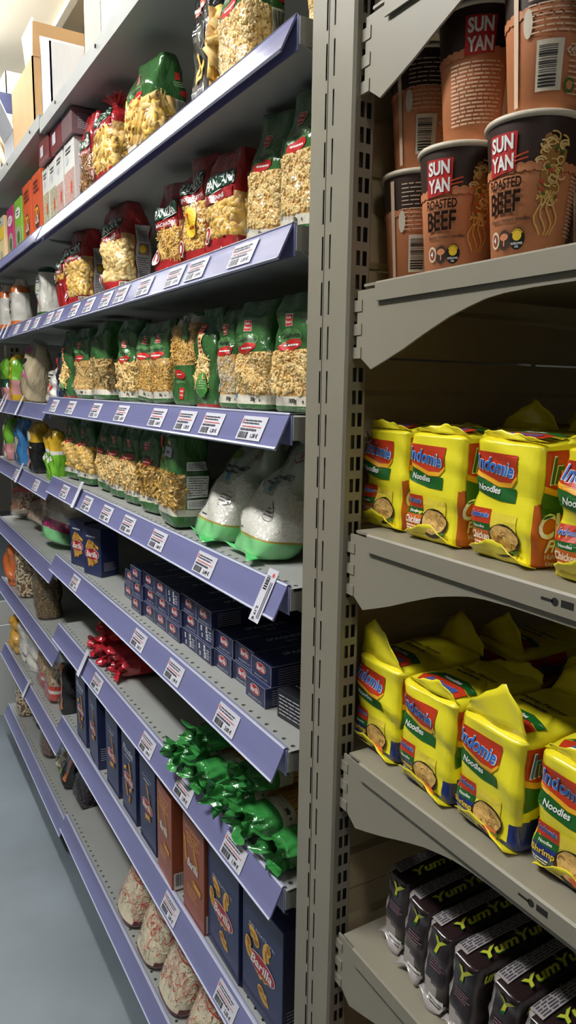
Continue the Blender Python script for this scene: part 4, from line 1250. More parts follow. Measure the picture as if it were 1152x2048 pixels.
# ================================================================== noodle cups on the rack
M_CUPO = mat('orange_brown_cup', (208, 134, 90), rough=.45, var=.08, vscale=10); M_CUPD = mat('dark_brown_cup', (58, 40, 32), rough=.45)
M_LID = mat('cream_cup_rim', (216, 204, 182), rough=.4); M_REDB = flat('brick_red_badge', (188, 40, 38), .4); M_NOOD = mat('noodle_print', (232, 188, 104), rough=.5, var=.15, vscale=90)
M_CUPTXT = flat('pale_cup_print', (226, 196, 164)); M_LEAF = flat('green_herb_print', (74, 104, 40)); M_CARROT = flat('carrot_print', (204, 74, 40))
M_CUPK = mat('brown_black_ink', (36, 22, 16), rough=.9, spec=.1)
def noodle_cup(face):
    def build():
        r = empty('noodle_cup')
        h, r0, r1 = .118, .0305, .0405
        n = 40
        prof = [(0.0, .003), (r0 - .004, .003), (r0 - .002, 0), (r0, 0.001), (r0 + (r1 - r0) * .62, h * .62), (r0 + (r1 - r0) * .63, h * .63), (r1, h - .004)]
        g = G(); V = []; F = []; M = []
        for (q, z) in prof:
            V += [(q * math.cos(2 * PI * k / n), q * math.sin(2 * PI * k / n), z) for k in range(n)]
        for i in range(len(prof) - 1):
            for k in range(n):
                F.append((i * n + k, i * n + (k + 1) % n, (i + 1) * n + (k + 1) % n, (i + 1) * n + k)); M.append(1 if i >= 5 else 0)
        g.add(V, F, M); g.build('paper_cup', [M_CUPO, M_CUPD], r, smooth=True)
        g = G(); V = []; F = []
        rim = [(r1 - .001, h - .0055), (r1 + .0022, h - .0045), (r1 + .0026, h - .002), (r1 + .0014, h), (r1 - .001, h - .0006), (0, h - .0012)]
        for (q, z) in rim:
            V += [(q * math.cos(2 * PI * k / n), q * math.sin(2 * PI * k / n), z) for k in range(n)]
        F = [(i * n + k, i * n + (k + 1) % n, (i + 1) * n + (k + 1) % n, (i + 1) * n + k) for i in range(len(rim) - 1) for k in range(n)]
        g.add(V, F); g.build('rim_and_lid', M_LID, r, smooth=True)
        def S(P, off):
            P = np.asarray(P, float).reshape(-1, 2)
            q = r0 + (r1 - r0) * P[:, 1] / h + off + .0004
            t = P[:, 0] / .0365 - PI / 2
            return np.stack([q * np.cos(t), q * np.sin(t), P[:, 1]], 1)
        a = Art(S, step=.005)
        # scalloped edge where the orange meets the dark top
        for k in range(30):
            a.ell(-.114 + k * .0077, h * .635, .0048, .004, M_CUPO, 0, n=10)
        if face == 'front':
            a.poly([(-.028, .071), (-.002, .073), (-.001, .1035), (-.027, .1045)], M_REDB, 2)
            a.text('SUN', -.0145, .096, .0125, M_WHITE, 4, w=.021, style='B'); a.text('YAN', -.0145, .0805, .0125, M_WHITE, 4, w=.022, style='B')
            a.rect(-.004, .0835, .008, .0848, M_CARROT, 5, rot=16); a.rect(-.004, .0800, .008, .0812, M_CARROT, 5, rot=10)
            a.text('ROASTED', -.0125, .064, .0085, M_CUPK, 3, w=.032, style='b'); a.text('BEEF', -.0125, .049, .0175, M_CUPK, 3, w=.031, style='b'); a.text('flavour instant noodles', -.0075, .0345, .0034, M_CUPD, 2, w=.040, style='b')
            a.ell(-.0225, .019, .0055, .0072, M_LID, 2); a.ell(-.0225, .019, .0035, .0052, mat('cup_seal_print', (150, 70, 40), .4), 3); a.text('4', -.0225, .019, .005, M_WHITE, 4, style='b')
            a.ell(-.0115, .018, .0065, .0085, M_CUPD, 2); a.ell(-.0115, .0205, .0045, .003, M_CUPO, 3); a.rect(-.0122, .013, -.0108, .020, M_CUPO, 3)
            a.ell(.0015, .018, .0072, .0090, M_BLACK, 2); a.ell(.0015, .0205, .0042, .0042, M_YEL, 3)
            for k in range(7): a.rect(.0015 - .0006 + .005 * math.cos(.5 + k * .35) - .0, .0205 + .005 * math.sin(.5 + k * .35) - .0006, .0015 + .0006 + .005 * math.cos(.5 + k * .35), .0205 + .005 * math.sin(.5 + k * .35) + .0008, M_YEL, 3)
            a.text('SUNFLOWER', .0015, .0142, .002, M_WHITE, 3, w=.011, style='b'); a.text('OIL', .0015, .0116, .0018, M_WHITE, 3, style='b')
            a.text('65g', .034, .009, .006, M_CUPTXT, 2)
            rg = random.Random(3)
            nd = mat('noodle_shade_print', (170, 118, 52), .5)
            a.ell(.027, .080, .0105, .019, nd, 1, wob=.16); a.ell(.025, .056, .0085, .013, nd, 1, wob=.2)
            for k in range(46):
                t0 = rg.uniform(0, 6.3); y = rg.uniform(.046, .098); wdt = .010 if y > .062 else .0075
                x = .0265 + rg.uniform(-1, 1) * wdt; q = rg.uniform(.002, .004)
                a.line([(x + q * math.cos(t0 + t) * 1.2, y + q * math.sin(t0 + t)) for t in np.linspace(0, rg.uniform(2, 4.5), 8)], .0013, (M_NOOD, mat('noodle_light_print', (246, 214, 140), .5))[k % 2], 2 + k % 4)
            for k in range(4):
                a.line([(.018 + k * .005 + .003 * math.sin(j * 1.1 + k), .055 - j * .005) for j in range(8)], .0015, M_NOOD, 3)
            for k in range(9):
                a.ell(.019 + rg.uniform(0, .016), rg.uniform(.05, .094), .0022, .0014, (M_LEAF, M_CARROT)[k % 2], 7, rot=40 * k, n=8)
            a.lines(.048, .02, .078, .070, 16, M_CUPTXT, 2, fill=.3, rag=.1)
        elif face == 'code':
            a.bars(-.012, .014, .010, .052, M_LID, M_BLACK, 2, horiz=True)
            a.lines(-.020, .056, .040, .105, 12, M_CUPTXT, 2, fill=.25, rag=.1); a.lines(.016, .010, .045, .050, 10, M_CUPTXT, 2, fill=.25, rag=.3)
            a.rect(-.034, .006, -.029, .108, M_CUPTXT, 2); a.ell(-.020, .066, .004, .011, M_LID, 2)
            a.line([(.016, .046), (.013, .0435), (.016, .041)], .0015, M_LID, 3); a.line([(.020, .046), (.017, .0435), (.020, .041)], .0015, M_LID, 3)
            a.ell(.018, .018, .0055, .006, M_LEAF, 2); a.ell(.018, .018, .003, .0035, M_CUPO, 3); a.rect(.028, .012, .038, .023, M_CUPTXT, 2); a.rect(.029, .013, .037, .022, M_CUPO, 3)
        else:
            a.poly([(-.012, .072), (.014, .073), (.015, .1035), (-.011, .1045)], M_REDB, 2)
            a.text('SUN', .0015, .096, .0125, M_WHITE, 4, w=.021, style='B'); a.text('YAN', .0015, .0805, .0125, M_WHITE, 4, w=.022, style='B')
            a.lines(-.026, .014, .024, .068, 16, M_CUPTXT, 2, fill=.42, rag=.12)
            a.rect(.028, .008, .034, .075, M_CUPTXT, 2); a.rect(.027, .080, .035, .092, M_PALEG, 2)
        a.build('print', r)
        return r
    return build
zr1 = H0 + RS[1]
CG = 'noodle cups'
put('cupf', noodle_cup('front'), .530, .566, zr1, 'orange noodle cup showing its front, middle of the lower row', 'noodle cup', CG, rz=38)
put('cupf', None, .530, .476, zr1, 'orange noodle cup showing noodles, nearest of the lower row', 'noodle cup', CG, rz=24)
put('cupc', noodle_cup('code'), .552, .652, zr1, 'orange noodle cup with barcode, lower row, deepest in the corner', 'noodle cup', CG, rz=52)
put('cupt', noodle_cup('text'), .538, .556, zr1 + .1185, 'orange noodle cup with a text panel, stacked in the middle of the upper row', 'noodle cup', CG, rz=42)
put('cupc', None, .532, .468, zr1 + .1185, 'orange noodle cup with barcode, nearest of the upper row', 'noodle cup', CG, rz=44)
put('cupc', None, .552, .648, zr1 + .1185, 'orange noodle cup with barcode, upper row, behind the shelf bracket', 'noodle cup', CG, rz=52)
for i, (y, u) in enumerate(((.566, 0), (.476, 0), (.655, 0), (.560, 1), (.472, 1), (.651, 1))):
    put('cupc' if (i % 2) else 'cupf', None, .645, y, zr1 + u * .1185, f'orange noodle cup in the second column behind, {"upper" if u else "lower"} row, {["middle", "nearest", "deepest"][i % 3]}', 'noodle cup', CG, rz=20 * i)

# ================================================================== yellow multipacks
M_YF = foil('yellow_film', (250, 232, 44), rough=.3, bump=.3, bscale=22, coat=.5); M_IRED = flat('orange_red_print', (196, 58, 28), .35); M_IGRN = flat('green_ribbon_print', (30, 96, 36), .35); M_IYEL = flat('gold_edge_print', (240, 176, 40), .35)
M_IORG = flat('orange_side_print', (206, 104, 34), .35); M_IBLU = foil('blue_base_film', (30, 48, 120), rough=.3); M_LBLUE = flat('logo_blue', (42, 110, 196), .35)
M_BOWL = mat('noodle_bowl_print', (206, 166, 96), rough=.5, var=.4, vscale=160); M_BOWLD = flat('dark_bowl_print', (48, 34, 24), .4); M_PRAWN = mat('prawn_print', (226, 110, 70), rough=.5, var=.25, vscale=100)
def wave(P):
    return np.stack([P[:, 0], P[:, 1] + P[:, 0] * -.10 + .0012 * np.sin(P[:, 0] * 160)], 1)
def badge(a, cx, cy, k, noodles=True, layer=1, rotw=1.0):
    """Red badge with slanted blue lettering above a green ribbon."""
    a.poly([(cx - .040 * k, cy + .022 * k), (cx + .040 * k, cy + .020 * k), (cx + .039 * k, cy - .006 * k), (cx + .030 * k, cy - .0155 * k), (cx + .008 * k, cy - .0165 * k), (cx - .018 * k, cy - .009 * k), (cx - .040 * k, cy - .004 * k)], M_IRED, layer)
    a.poly([(cx - .040 * k, cy - .004 * k), (cx - .018 * k, cy - .009 * k), (cx + .008 * k, cy - .0165 * k), (cx + .030 * k, cy - .0155 * k), (cx + .039 * k, cy - .006 * k), (cx + .039 * k, cy - .011 * k), (cx + .030 * k, cy - .0215 * k), (cx + .008 * k, cy - .0225 * k), (cx - .018 * k, cy - .0145 * k), (cx - .040 * k, cy - .0095 * k)], M_IYEL, layer + 1)
    a.poly([(cx - .040 * k, cy - .0105 * k), (cx - .018 * k, cy - .0155 * k), (cx + .008 * k, cy - .0235 * k), (cx + .038 * k, cy - .0225 * k), (cx + .038 * k, cy - .040 * k), (cx + .012 * k, cy - .040 * k), (cx - .012 * k, cy - .036 * k), (cx - .040 * k, cy - .030 * k)], M_IGRN, layer)
    a.text('Indomie', cx, cy + .004 * k, .0205 * k, M_WHITE, layer + 2, w=.070 * k, style='Bi', warp=lambda P: np.stack([P[:, 0], P[:, 1] - P[:, 0] * .12], 1))
    a.text('Indomie', cx, cy + .004 * k, .0185 * k, M_LBLUE, layer + 3, w=.067 * k, style='bi', warp=lambda P: np.stack([P[:, 0], P[:, 1] - P[:, 0] * .12], 1))
    if noodles: a.text('Noodles', cx - .006 * k, cy - .026 * k, .0088 * k, M_WHITE, layer + 3, w=.038 * k, style='b', rot=-4)

def multipack(shrimp, seed, fin=0.03):
    def build():
        w, d, h = .084, .135, .118
        r = empty('noodle_multipack')
        b = Bag(w, d, h, top='block', seed=seed, pinch=.93, n=9.0, wrk=.0011, belly=.012, bottom=.05)
        def region(p, z):
            if w * .86 < p < w + d:
                if shrimp: return 2 if z < .034 + .006 * math.sin(p * 60) else 0
                if p > w * .93: return 1 if z < .058 + .016 * math.sin((p - w) * 16) else 0
            if shrimp and z < .010: return 2
            return 0
        b.body('printed_wrapper', [M_YF, M_IORG, M_IBLU], region, r, pc=(w * .86, w * .93, w + d), tc=(.010, .028, .034, .04, .05, .058, .064, .07), np_=48, nt=26)
        a = Art(b.S, step=.007)
        badge(a, w * .355, .086, .72)
        # small picture panel low on the front
        a.rect(w * .03, .006, w * .74, .046, mat('pale_yellow_panel', (244, 222, 70), .35), 1)
        a.rect(w * .05, .034, w * .36, .048, M_IRED, 2); a.text('Indomie', w * .205, .042, .006, M_WHITE, 3, w=.022, style='Bi'); a.text('Indomie', w * .205, .042, .0055, M_LBLUE, 4, w=.021, style='bi')
        a.rect(w * .05, .027, w * .36, .034, M_IGRN, 2); a.text('Noodles', w * .2, .0305, .003, M_WHITE, 3, style='b')
        a.rect(w * .05, .008, w * .40, .027, M_IBLU if shrimp else M_IORG, 2)
        a.text('Shrimp' if shrimp else 'Chicken', w * .2, .0215, .0075, M_YEL if shrimp else M_WHITE, 5, w=.024, style='b' if shrimp else 'bi'); a.lines(w * .07, .010, w * .3, .016, 2, M_WHITE, 3)
        a.ell(w * .56, .021, .0195, .0155, M_BOWLD, 3); a.ell(w * .56, .0225, .017, .0125, M_BOWL, 4, wob=.05)
        rg = random.Random(seed)
        for k in range(14):
            x, y = w * .56 + rg.uniform(-.013, .013), .0225 + rg.uniform(-.009, .009)
            a.line([(x + .003 * math.cos(t), y + .002 * math.sin(t)) for t in np.linspace(0, 4, 7)], .0007, (M_NOOD, mat('noodle_dark_print', (150, 108, 52), .5))[k % 2], 5)
        if shrimp:
            for k in range(4): a.ell(w * .60 + k * .003, .013 - k * .001, .006, .003, M_PRAWN, 6, rot=30 * k, n=10)
        for k in range(3): a.ell(w * .68 + k * .004, .012, .003, .0015, M_LEAF, 6, rot=50 * k, n=8)
        # big side panel print
        s0 = w
        sc = 1.9
        a.poly([(s0 + .004, .106), (s0 + .075, .108), (s0 + .08, .085), (s0 + .05, .072), (s0 + .02, .072), (s0 + .004, .076)], M_IRED, 1)
        a.poly([(s0 + .004, .0755), (s0 + .02, .0715), (s0 + .05, .0715), (s0 + .08, .0845), (s0 + .08, .080), (s0 + .05, .066), (s0 + .02, .066), (s0 + .004, .070)], M_IYEL, 2)
        a.poly([(s0 + .004, .070), (s0 + .02, .066), (s0 + .05, .066), (s0 + .08, .079), (s0 + .08, .062), (s0 + .05, .050), (s0 + .02, .048), (s0 + .004, .044)], M_IGRN, 3)
        a.text('Indomie', s0 + .046, .089, .026, M_WHITE, 4, w=.074, style='Bi'); a.text('Indomie', s0 + .046, .089, .0235, M_IGRN if not shrimp else M_LBLUE, 5, w=.071, style='bi')
        if not shrimp:
            a.text('Ch', s0 + .017, .040, .022, M_WHITE, 4, style='bi'); a.text('Fla', s0 + .018, .022, .012, M_WHITE, 4, style='bi'); a.text('H\u00fchn', s0 + .018, .012, .005, M_WHITE, 4); a.text('King', s0 + .017, .005, .005, M_WHITE, 4)
        a.build('print', r)
        def St(P, off):
            P = np.asarray(P, float).reshape(-1, 2)
            sy = np.clip(np.abs(P[:, 1]) / (d / 2), 0, .999); sx = np.clip(np.abs(P[:, 0]) / (w / 2), 0, .999)
            s = np.maximum(sy, np.clip((sx - .45) / .55, 0, .999))
            z = h * (.93 + .07 * np.sqrt(1 - s ** 2))
            return np.stack([P[:, 0], P[:, 1], z + off + .0016], 1)
        a = Art(St, step=.006)
        def up(P): return P
        a.poly([(-.03, -.056), (.03, -.058), (.034, -.044), (.02, -.036), (-.02, -.035), (-.034, -.042)], M_IRED, 1); a.poly([(-.034, -.041), (-.02, -.034), (.02, -.035), (.034, -.043), (.036, -.032), (.012, -.022), (-.02, -.024)], M_IGRN, 1)
        a.text('Indomie', 0, -.047, .012, M_LBLUE, 3, w=.045, style='bi'); a.text('Noodles', 0, -.031, .006, M_WHITE, 3, w=.026, style='b')
        a.text('Shrimp Flavour' if shrimp else 'Chicken Flavour', 0, .004, .009, M_BLACK, 2, w=.058, style='b'); a.lines(-.02, -.010, .02, -.003, 1, M_INK, 2)
        a.build('top_print', r)
        # crimped ends of the wrapper
        rg = random.Random(seed + 5)
        def fin_sheet(name, base, tip, wid, zb, lift, out, peak):
            g = G(); V = []; n, m = 12, 4
            for j in range(m + 1):
                v = j / m
                for i in range(n + 1):
                    u = i / n
                    x = -wid / 2 + wid * u
                    pk = 1 - abs(u - peak) / max(peak, 1 - peak)
                    V.append((x * (1 - .15 * v), base - out * v + .002 * math.sin(9 * u + 3 * v), zb + lift * v * (.25 + .75 * pk) + .001 * math.sin(23 * u) * v))
            F = [(j * (n + 1) + i, j * (n + 1) + i + 1, (j + 1) * (n + 1) + i + 1, (j + 1) * (n + 1) + i) for j in range(m) for i in range(n)]
            g.add(V, F); o = g.build(name, M_YF, r, smooth=True)
            s = o.modifiers.new('thick', 'SOLIDIFY'); s.thickness = .0007
        fin_sheet('top_seal', -d / 2 + .006, 0, w * .96, h * .965, fin, .002, rg.uniform(.25, .75))
        fin_sheet('bottom_seal', -d / 2 + .004, 0, w * .94, .001, .020, .012, rg.uniform(.2, .5))
        fin_sheet('rear_seal', d / 2 - .004, 0, w * .96, h * .93, fin * .9, -.01, rg.uniform(.3, .7))
        return r
    return build
IC = 'yellow noodle multipacks with orange sides'; IS = 'yellow noodle multipacks with blue bases'
zr2, zr3, zr4 = H0 + RS[2], H0 + RS[3], H0 + RS[4]
P4 = ['nearest of the front row', 'second of the front row', 'third of the front row', 'farthest of the front row']
for i, (y, x, rz, key, sd, fn) in enumerate(((.362, .572, 1, 'ic1', 61, .010), (.461, .575, -2, 'ic2', 62, .008), (.560, .575, 1, 'ic3', 63, .010))):
    put(key, multipack(False, sd, fn), x, y, zr2, f'yellow noodle multipack with orange side print, {P4[i]}', 'noodle pack', IC, rz=rz)
put('ic1', None, .580, .662 - .012, zr2, 'yellow noodle multipack with orange side print, farthest of the front row', 'noodle pack', IC, rz=2, scale=(.9, 1, 1))
for i, (y, x) in enumerate(((.40, .745), (.50, .75), (.60, .748))):
    put('ic4', multipack(False, 64, .035), x, y, zr2, f'yellow noodle multipack with raised film end in the rear row, {["nearest", "middle", "deepest"][i]} of three', 'noodle pack', IC, rz=(3, -4, 5)[i])
for i, (y, x, rz, key, sd, fn) in enumerate(((.362, .574, 2, 'is1', 71, .014), (.452, .566, -1, 'is2', 72, .046), (.542, .566, 0, 'is3', 73, .016))):
    put(key, multipack(True, sd, fn), x, y, zr3, f'yellow noodle multipack with a blue base, {P4[i]}', 'noodle pack', IS, rz=rz)
put('is4', multipack(True, 74, .048), .572, .637, zr3, 'yellow noodle multipack with a blue base, farthest of the front row', 'noodle pack', IS, rz=0)
for i, (y, x) in enumerate(((.364, .745), (.484, .750), (.606, .742))):
    put('is2', None, x, y, zr3, f'yellow blue-based noodle multipack in the rear row, {["nearest", "middle", "deepest"][i]} of three', 'noodle pack', IS, rz=(-3, 4, -4)[i])

# ================================================================== dark brown packs
M_CHOC = foil('dark_brown_film', (40, 24, 26), rough=.32, bump=.4, bscale=30); M_SILVF = foil('silver_film', (168, 160, 158), rough=.3, bump=.4, bscale=40)
M_LIME = flat('lime_lettering', (196, 198, 62), .35); M_DKG = flat('dark_green_outline', (24, 92, 40), .35); M_PURP = flat('mauve_fine_print', (150, 112, 120), .4)
def brown_pack(seed):
    def build():
        w, d, h = .0375, .15, .098
        r = empty('noodle_pack')
        b = Bag(w, d, h, top='block', seed=seed, pinch=.94, n=9.0, wrk=.0007, belly=.008)
        def region(p, z):
            if p > 2 * w + d or p < w * .22: return 1
            if p < w and z < .02 + .012 * math.sin(p * 120): return 1
            return 0
        b.body('printed_wrapper', [M_CHOC, M_SILVF], region, r, pc=(w * .22, w, 2 * w + d), np_=44, nt=22)
        a = Art(b.S, step=.006)
        a.text('Y', w * .66, h * .80, .022, M_DKG, 1, w=.020, style='Bi'); a.text('Y', w * .66, h * .81, .0195, M_LIME, 2, w=.017, style='Bi')
        a.into('side_print')
        a.text('um', w + .022, h * .82, .011, M_DKG, 1, w=.024, style='Bi'); a.text('um', w + .022, h * .822, .0095, M_LIME, 2, w=.022, style='Bi')
        a.text('YumYum', w + .085, h * .82, .014, M_DKG, 1, w=.07, style='Bi'); a.text('YumYum', w + .085, h * .822, .0125, M_LIME, 2, w=.068, style='Bi')
        a.into('small_print'); a.lines(w * .34, h * .48, w * .92, h * .60, 4, M_PURP, 1, fill=.35)
        a.into('contents_label'); a.rect(w * .4, h * .03, w * .95, h * .14, M_WHITE, 1); a.text('Net Contents', w * .68, h * .10, .0028, M_BLACK, 2, w=.018, style='b'); a.lines(w * .44, h * .04, w * .9, h * .075, 1, M_BLACK, 2)
        a.build('print', r)
        def St(P, off):
            P = np.asarray(P, float).reshape(-1, 2)
            s = np.clip(np.abs(P[:, 1]) / (d / 2), 0, .999); s = np.maximum(s, np.clip((np.abs(P[:, 0]) / (w / 2) - .45) / .55, 0, .999))
            return np.stack([P[:, 0], P[:, 1], h * (.94 + .06 * np.sqrt(1 - s ** 2)) + off + .002], 1)
        a = Art(St, step=.006)
        a.rect(-w * .42, -d * .46, -w * .02, d * .46, M_SILVF, 0)
        for k in range(5): 
            x = -w * .40 + k * w * .075
            y = -d * .44
            while y < d * .42:
                L = a.rng.uniform(.004, .013); a.rect(x, y, x + w * .035, y + L, M_INK, 1); y += L + .002
        a.text('YumYum', w * .26, -d * .05, .012, M_DKG, 1, w=.10, style='Bi', rot=90); a.text('YumYum', w * .26, -d * .05, .0105, M_LIME, 2, w=.098, style='Bi', rot=90)
        a.build('top_print', r)
        g = G(); V = []; n, m = 8, 3
        for j in range(m + 1):
            for i in range(n + 1):
                u, v = i / n, j / m
                V.append((-w * .48 + w * .96 * u, -d / 2 + .004 - .009 * v + .002 * math.sin(7 * u + seed), .008 + .006 * math.sin(5 * u + seed) * v - .005 * v))
        F = [(j * (n + 1) + i, j * (n + 1) + i + 1, (j + 1) * (n + 1) + i + 1, (j + 1) * (n + 1) + i) for j in range(m) for i in range(n)]
        g.add(V, F); o = g.build('end_seal', M_SILVF, r, smooth=True); s = o.modifiers.new('thick', 'SOLIDIFY'); s.thickness = .0007
        return r
    return build
for i, (y, x, side) in enumerate(((.288, .575, 3), (.333, .58, 3), (.379, .575, 3), (.424, .578, 3), (.469, .57, 3), (.514, .575, 3), (.560, .582, 4), (.607, .592, 4))):
    put('yy%d' % (i % 3), brown_pack(81 + i % 3), x, y, zr4, f'dark brown noodle pack with lime lettering, {["nearest", "second nearest", "third nearest", "fourth nearest", "fifth nearest", "sixth nearest", "seventh nearest", "farthest"][i]} of eight in the row', 'noodle pack', 'dark brown noodle packs', side=side, rz=(1, -1, 1, 1, -1, 0, 1, 1)[i])
def red_pack():
    r = empty('noodle_pack')
    b = Bag(.1, .08, .1, top='block', seed=88, pinch=.9, n=6)
    b.body('printed_wrapper', [foil('scarlet_film', (190, 40, 30))], lambda p, z: 0, r)
    a = Art(b.S); a.lines(.02, .06, .08, .08, 2, M_WHITE, 1); a.build('print', r)
    return r
put('redp', red_pack, .56, .58, H0 + RS[5], 'scarlet pack on the rack shelf below the brown packs', 'noodle pack')

# ================================================================== rice bags on the fifth shelf
M_RICE = mat('white_rice', (226, 224, 212), rough=.55, var=.14, vscale=240, bump=.6, bscale=260, bdist=.002)
M_MINT = foil('mint_film', (132, 208, 140), bump=.5, bscale=30); M_PALEF = foil('pale_green_film', (196, 204, 180), bump=.6, bscale=26, rough=.25); M_GOLD = flat('gold_line_print', (170, 150, 60), .4)
def rice_bag(seed, w=.122, d=.075, h=.185):
    def build():
        r = empty('rice_bag')
        b = Bag(w, d, h, top='pinch', seed=seed, pinch=.58, wrk=.0026, belly=.06, n=3.6, bottom=.09, endb=.34, shear=.085)
        def region(p, z):
            if z < .026: return 0
            if z < .029: return 3
            if z < .112 - .02 * abs(math.sin(p * 30)): return 1
            return 2
        b.body('printed_film', [M_MINT, M_RICE, M_PALEF, M_GOLD], region, r, tc=(.026, .029, .092, .102, .112), np_=40, nt=26)
        b.body('clear_window', [F_CLEAR], lambda p, z: 0, r, tc=(.03, .112), off=.002, np_=40, nt=26, keep=lambda p, z: .028 < z, cap=False)
        a = Art(b.S, step=.006)
        a.auto = 'print'
        a.lines(w * .2, .108, w * .8, .124, 2, M_INK, 1, fill=.5); a.ell(w * .42, .107, .012, .007, M_BLUEP, 1, wob=.25)
        a.text('RISO', w * .72, .122, .010, M_INK, 2, style='bi')
        a.lines(w * .08, .033, w * .35, .038, 1, M_INK, 1)
        a.ell(w * .72, .070, .018, .014, M_INK, 1); a.ell(w * .72, .070, .017, .013, M_RICE, 2); a.lines(w * .6, .062, w * .85, .078, 3, M_INK, 3, fill=.4)
        a.poly([(w * .5, .150), (w * .66, .168), (w * .84, .158), (w * .68, .140)], M_OVAL, 1); a.poly([(w * .53, .150), (w * .66, .165), (w * .81, .157), (w * .68, .143)], M_PALEF, 2); a.text('R', w * .67, .154, .012, M_OVAL, 3, style='b')
        a.ell(w * .2, .14, .016, .009, mat('leafy_print', (110, 140, 60), .4), 1)
        a.build('print', r)
        g = G(); V = []; n, m = 14, 4
        for j in range(m + 1):
            for i in range(n + 1):
                u, v = i / n, j / m
                V.append((-w * .5 + w * u, -d * .36 - .026 * v * (.6 + .4 * math.sin(4 * u + seed)), .002 + .004 * math.sin(9 * u + 2 * v) * v))
        g.add(V, [(j * (n + 1) + i, j * (n + 1) + i + 1, (j + 1) * (n + 1) + i + 1, (j + 1) * (n + 1) + i) for j in range(m) for i in range(n)])
        o = g.build('base_flap', foil('bright_mint_film', (84, 204, 112)), r, smooth=True); s = o.modifiers.new('thick', 'SOLIDIFY'); s.thickness = .0007
        return r
    return build
put('rice1', rice_bag(91), .532, .972, zD, 'clear rice bag with mint base leaning on the fifth shelf, nearer one', 'rice bag', 'rice bags', lean=6, rz=-6)
put('rice2', rice_bag(92), .526, 1.115, zD, 'clear rice bag with mint base leaning on the fifth shelf, farther one', 'rice bag', 'rice bags', lean=7, rz=-4)
put('rice3', rice_bag(93, .085, .065, .175), .70, .855, zD, 'shadowed rice bag behind the nearer leaning rice bag', 'rice bag', 'rice bags', lean=4, rz=-10)
put('rice3', None, .80, 1.0, zD, 'shadowed rice bag at the back of the fifth shelf', 'rice bag', 'rice bags', lean=4, rz=-20)

# ================================================================== spaghetti in cellophane on the seventh shelf
def spaghetti_pack(m_end, band, seed, label=False):
    def build():
        r = empty('spaghetti_pack')
        rg = random.Random(seed)
        L, a0, b0 = .27, .036, .021
        ph = [rg.uniform(0, 6.3) for _ in range(8)]
        def surf(t, y, off=0.0):
            f = 1.0; k = 0.0
            if y < .055:
                q = y / .055
                f = .6 + .4 * q if y > .02 else .6 + .3 * (1 - y / .02)
                k = 1 - q
            if y > L - .03: f = 1 - .5 * (y - L + .03) / .03
            ru = 1 + k * (.22 * math.sin(5 * t + ph[0] + 60 * y) + .18 * math.sin(9 * t + ph[1] - 90 * y) + .10 * math.sin(15 * t + ph[2] + 140 * y))
            ex = 2 / 2.6
            c, s = math.cos(t), math.sin(t)
            x = (a0 + off) * f * ru * math.copysign(abs(c) ** ex, c); z = (b0 + off) * f * ru * math.copysign(abs(s) ** ex, s)
            return (x + .006 * k * math.sin(ph[3] + 40 * y), y + .008 * k * math.sin(4 * t + ph[4]), max(z + b0, .0005) + .006 * k * max(0, math.sin(t)))
        n = 44
        ys = list(np.linspace(0, .056, 22)) + [.064, .070, .077, .084, .090]
        g = G(); V = [surf(2 * PI * i / n, y) for y in ys for i in range(n)]
        F = [(j * n + i, j * n + (i + 1) % n, (j + 1) * n + (i + 1) % n, (j + 1) * n + i) for j in range(len(ys) - 1) for i in range(n)]
        M = [1 if (ys[j] >= .063 and band) else 0 for j in range(len(ys) - 1) for i in range(n)]
        g.add(V, F, M); g.build('crumpled_end', [m_end, M_CREAM], r, smooth=True)
        g = G(); ys2 = [.090, .15, .2, L - .03, L - .02, L - .008, L]
        V = [surf(2 * PI * i / n, y, -.002) for y in ys2 for i in range(n)]
        g.add(V, [(j * n + i, j * n + (i + 1) % n, (j + 1) * n + (i + 1) % n, (j + 1) * n + i) for j in range(len(ys2) - 1) for i in range(n)])
        g.build('spaghetti_bundle', M_PASTA_D, r, smooth=True)
        for i in range(22):     # single strands along the top and sides
            t = -.3 + (PI + .6) * i / 21
            g = G(); g.tube([surf(t + .02 * math.sin(i), .088, -.0012), surf(t, .18, -.0012), surf(t, L - .012, -.0012)], .0011, 5)
            g.build('strand', M_EGG, r)
        g = G(); V = [surf(2 * PI * i / n, y, .0015 + .0012 * math.sin(3 * i + 80 * y)) for y in ys2 for i in range(n)]
        g.add(V, [(j * n + i, j * n + (i + 1) % n, (j + 1) * n + (i + 1) % n, (j + 1) * n + i) for j in range(len(ys2) - 1) for i in range(n)])
        g.build('clear_film', F_CLEAR, r, smooth=True)
        def St(P, off):
            P = np.asarray(P, float).reshape(-1, 2); out = []
            for x, y in P:
                t = PI / 2 - x / a0
                q = np.array(surf(t, y)); out.append(q + np.array((math.cos(t), 0, math.sin(t))) * (off + .0006))
            return np.array(out)
        a = Art(St, step=.006)
        a.auto = 'weight_mark'
        if band:
            a.text('500g', .026, .077, .009, M_BLACK, 1, style='bk', rot=8); a.text('e', .044, .078, .005, M_BLACK, 1, style='b')
        if label:
            a.rect(.0, .085, .036, .150, mat('pale_pack_label', (214, 200, 200), .5), 3); a.lines(.003, .088, .033, .147, 8, M_INK, 4, fill=.3)
        a.build('print', r)
        return r
    return build
zF_ = H0 + Z['F']
M_EMER = foil('emerald_cellophane', (60, 146, 70), rough=.16, bump=.5, bscale=50, coat=1.0); M_ROSE = foil('crimson_cellophane', (196, 46, 58), rough=.2, bump=.5, bscale=50, coat=1.0)
GS = 'green spaghetti packs'; RSP = 'red spaghetti packs'
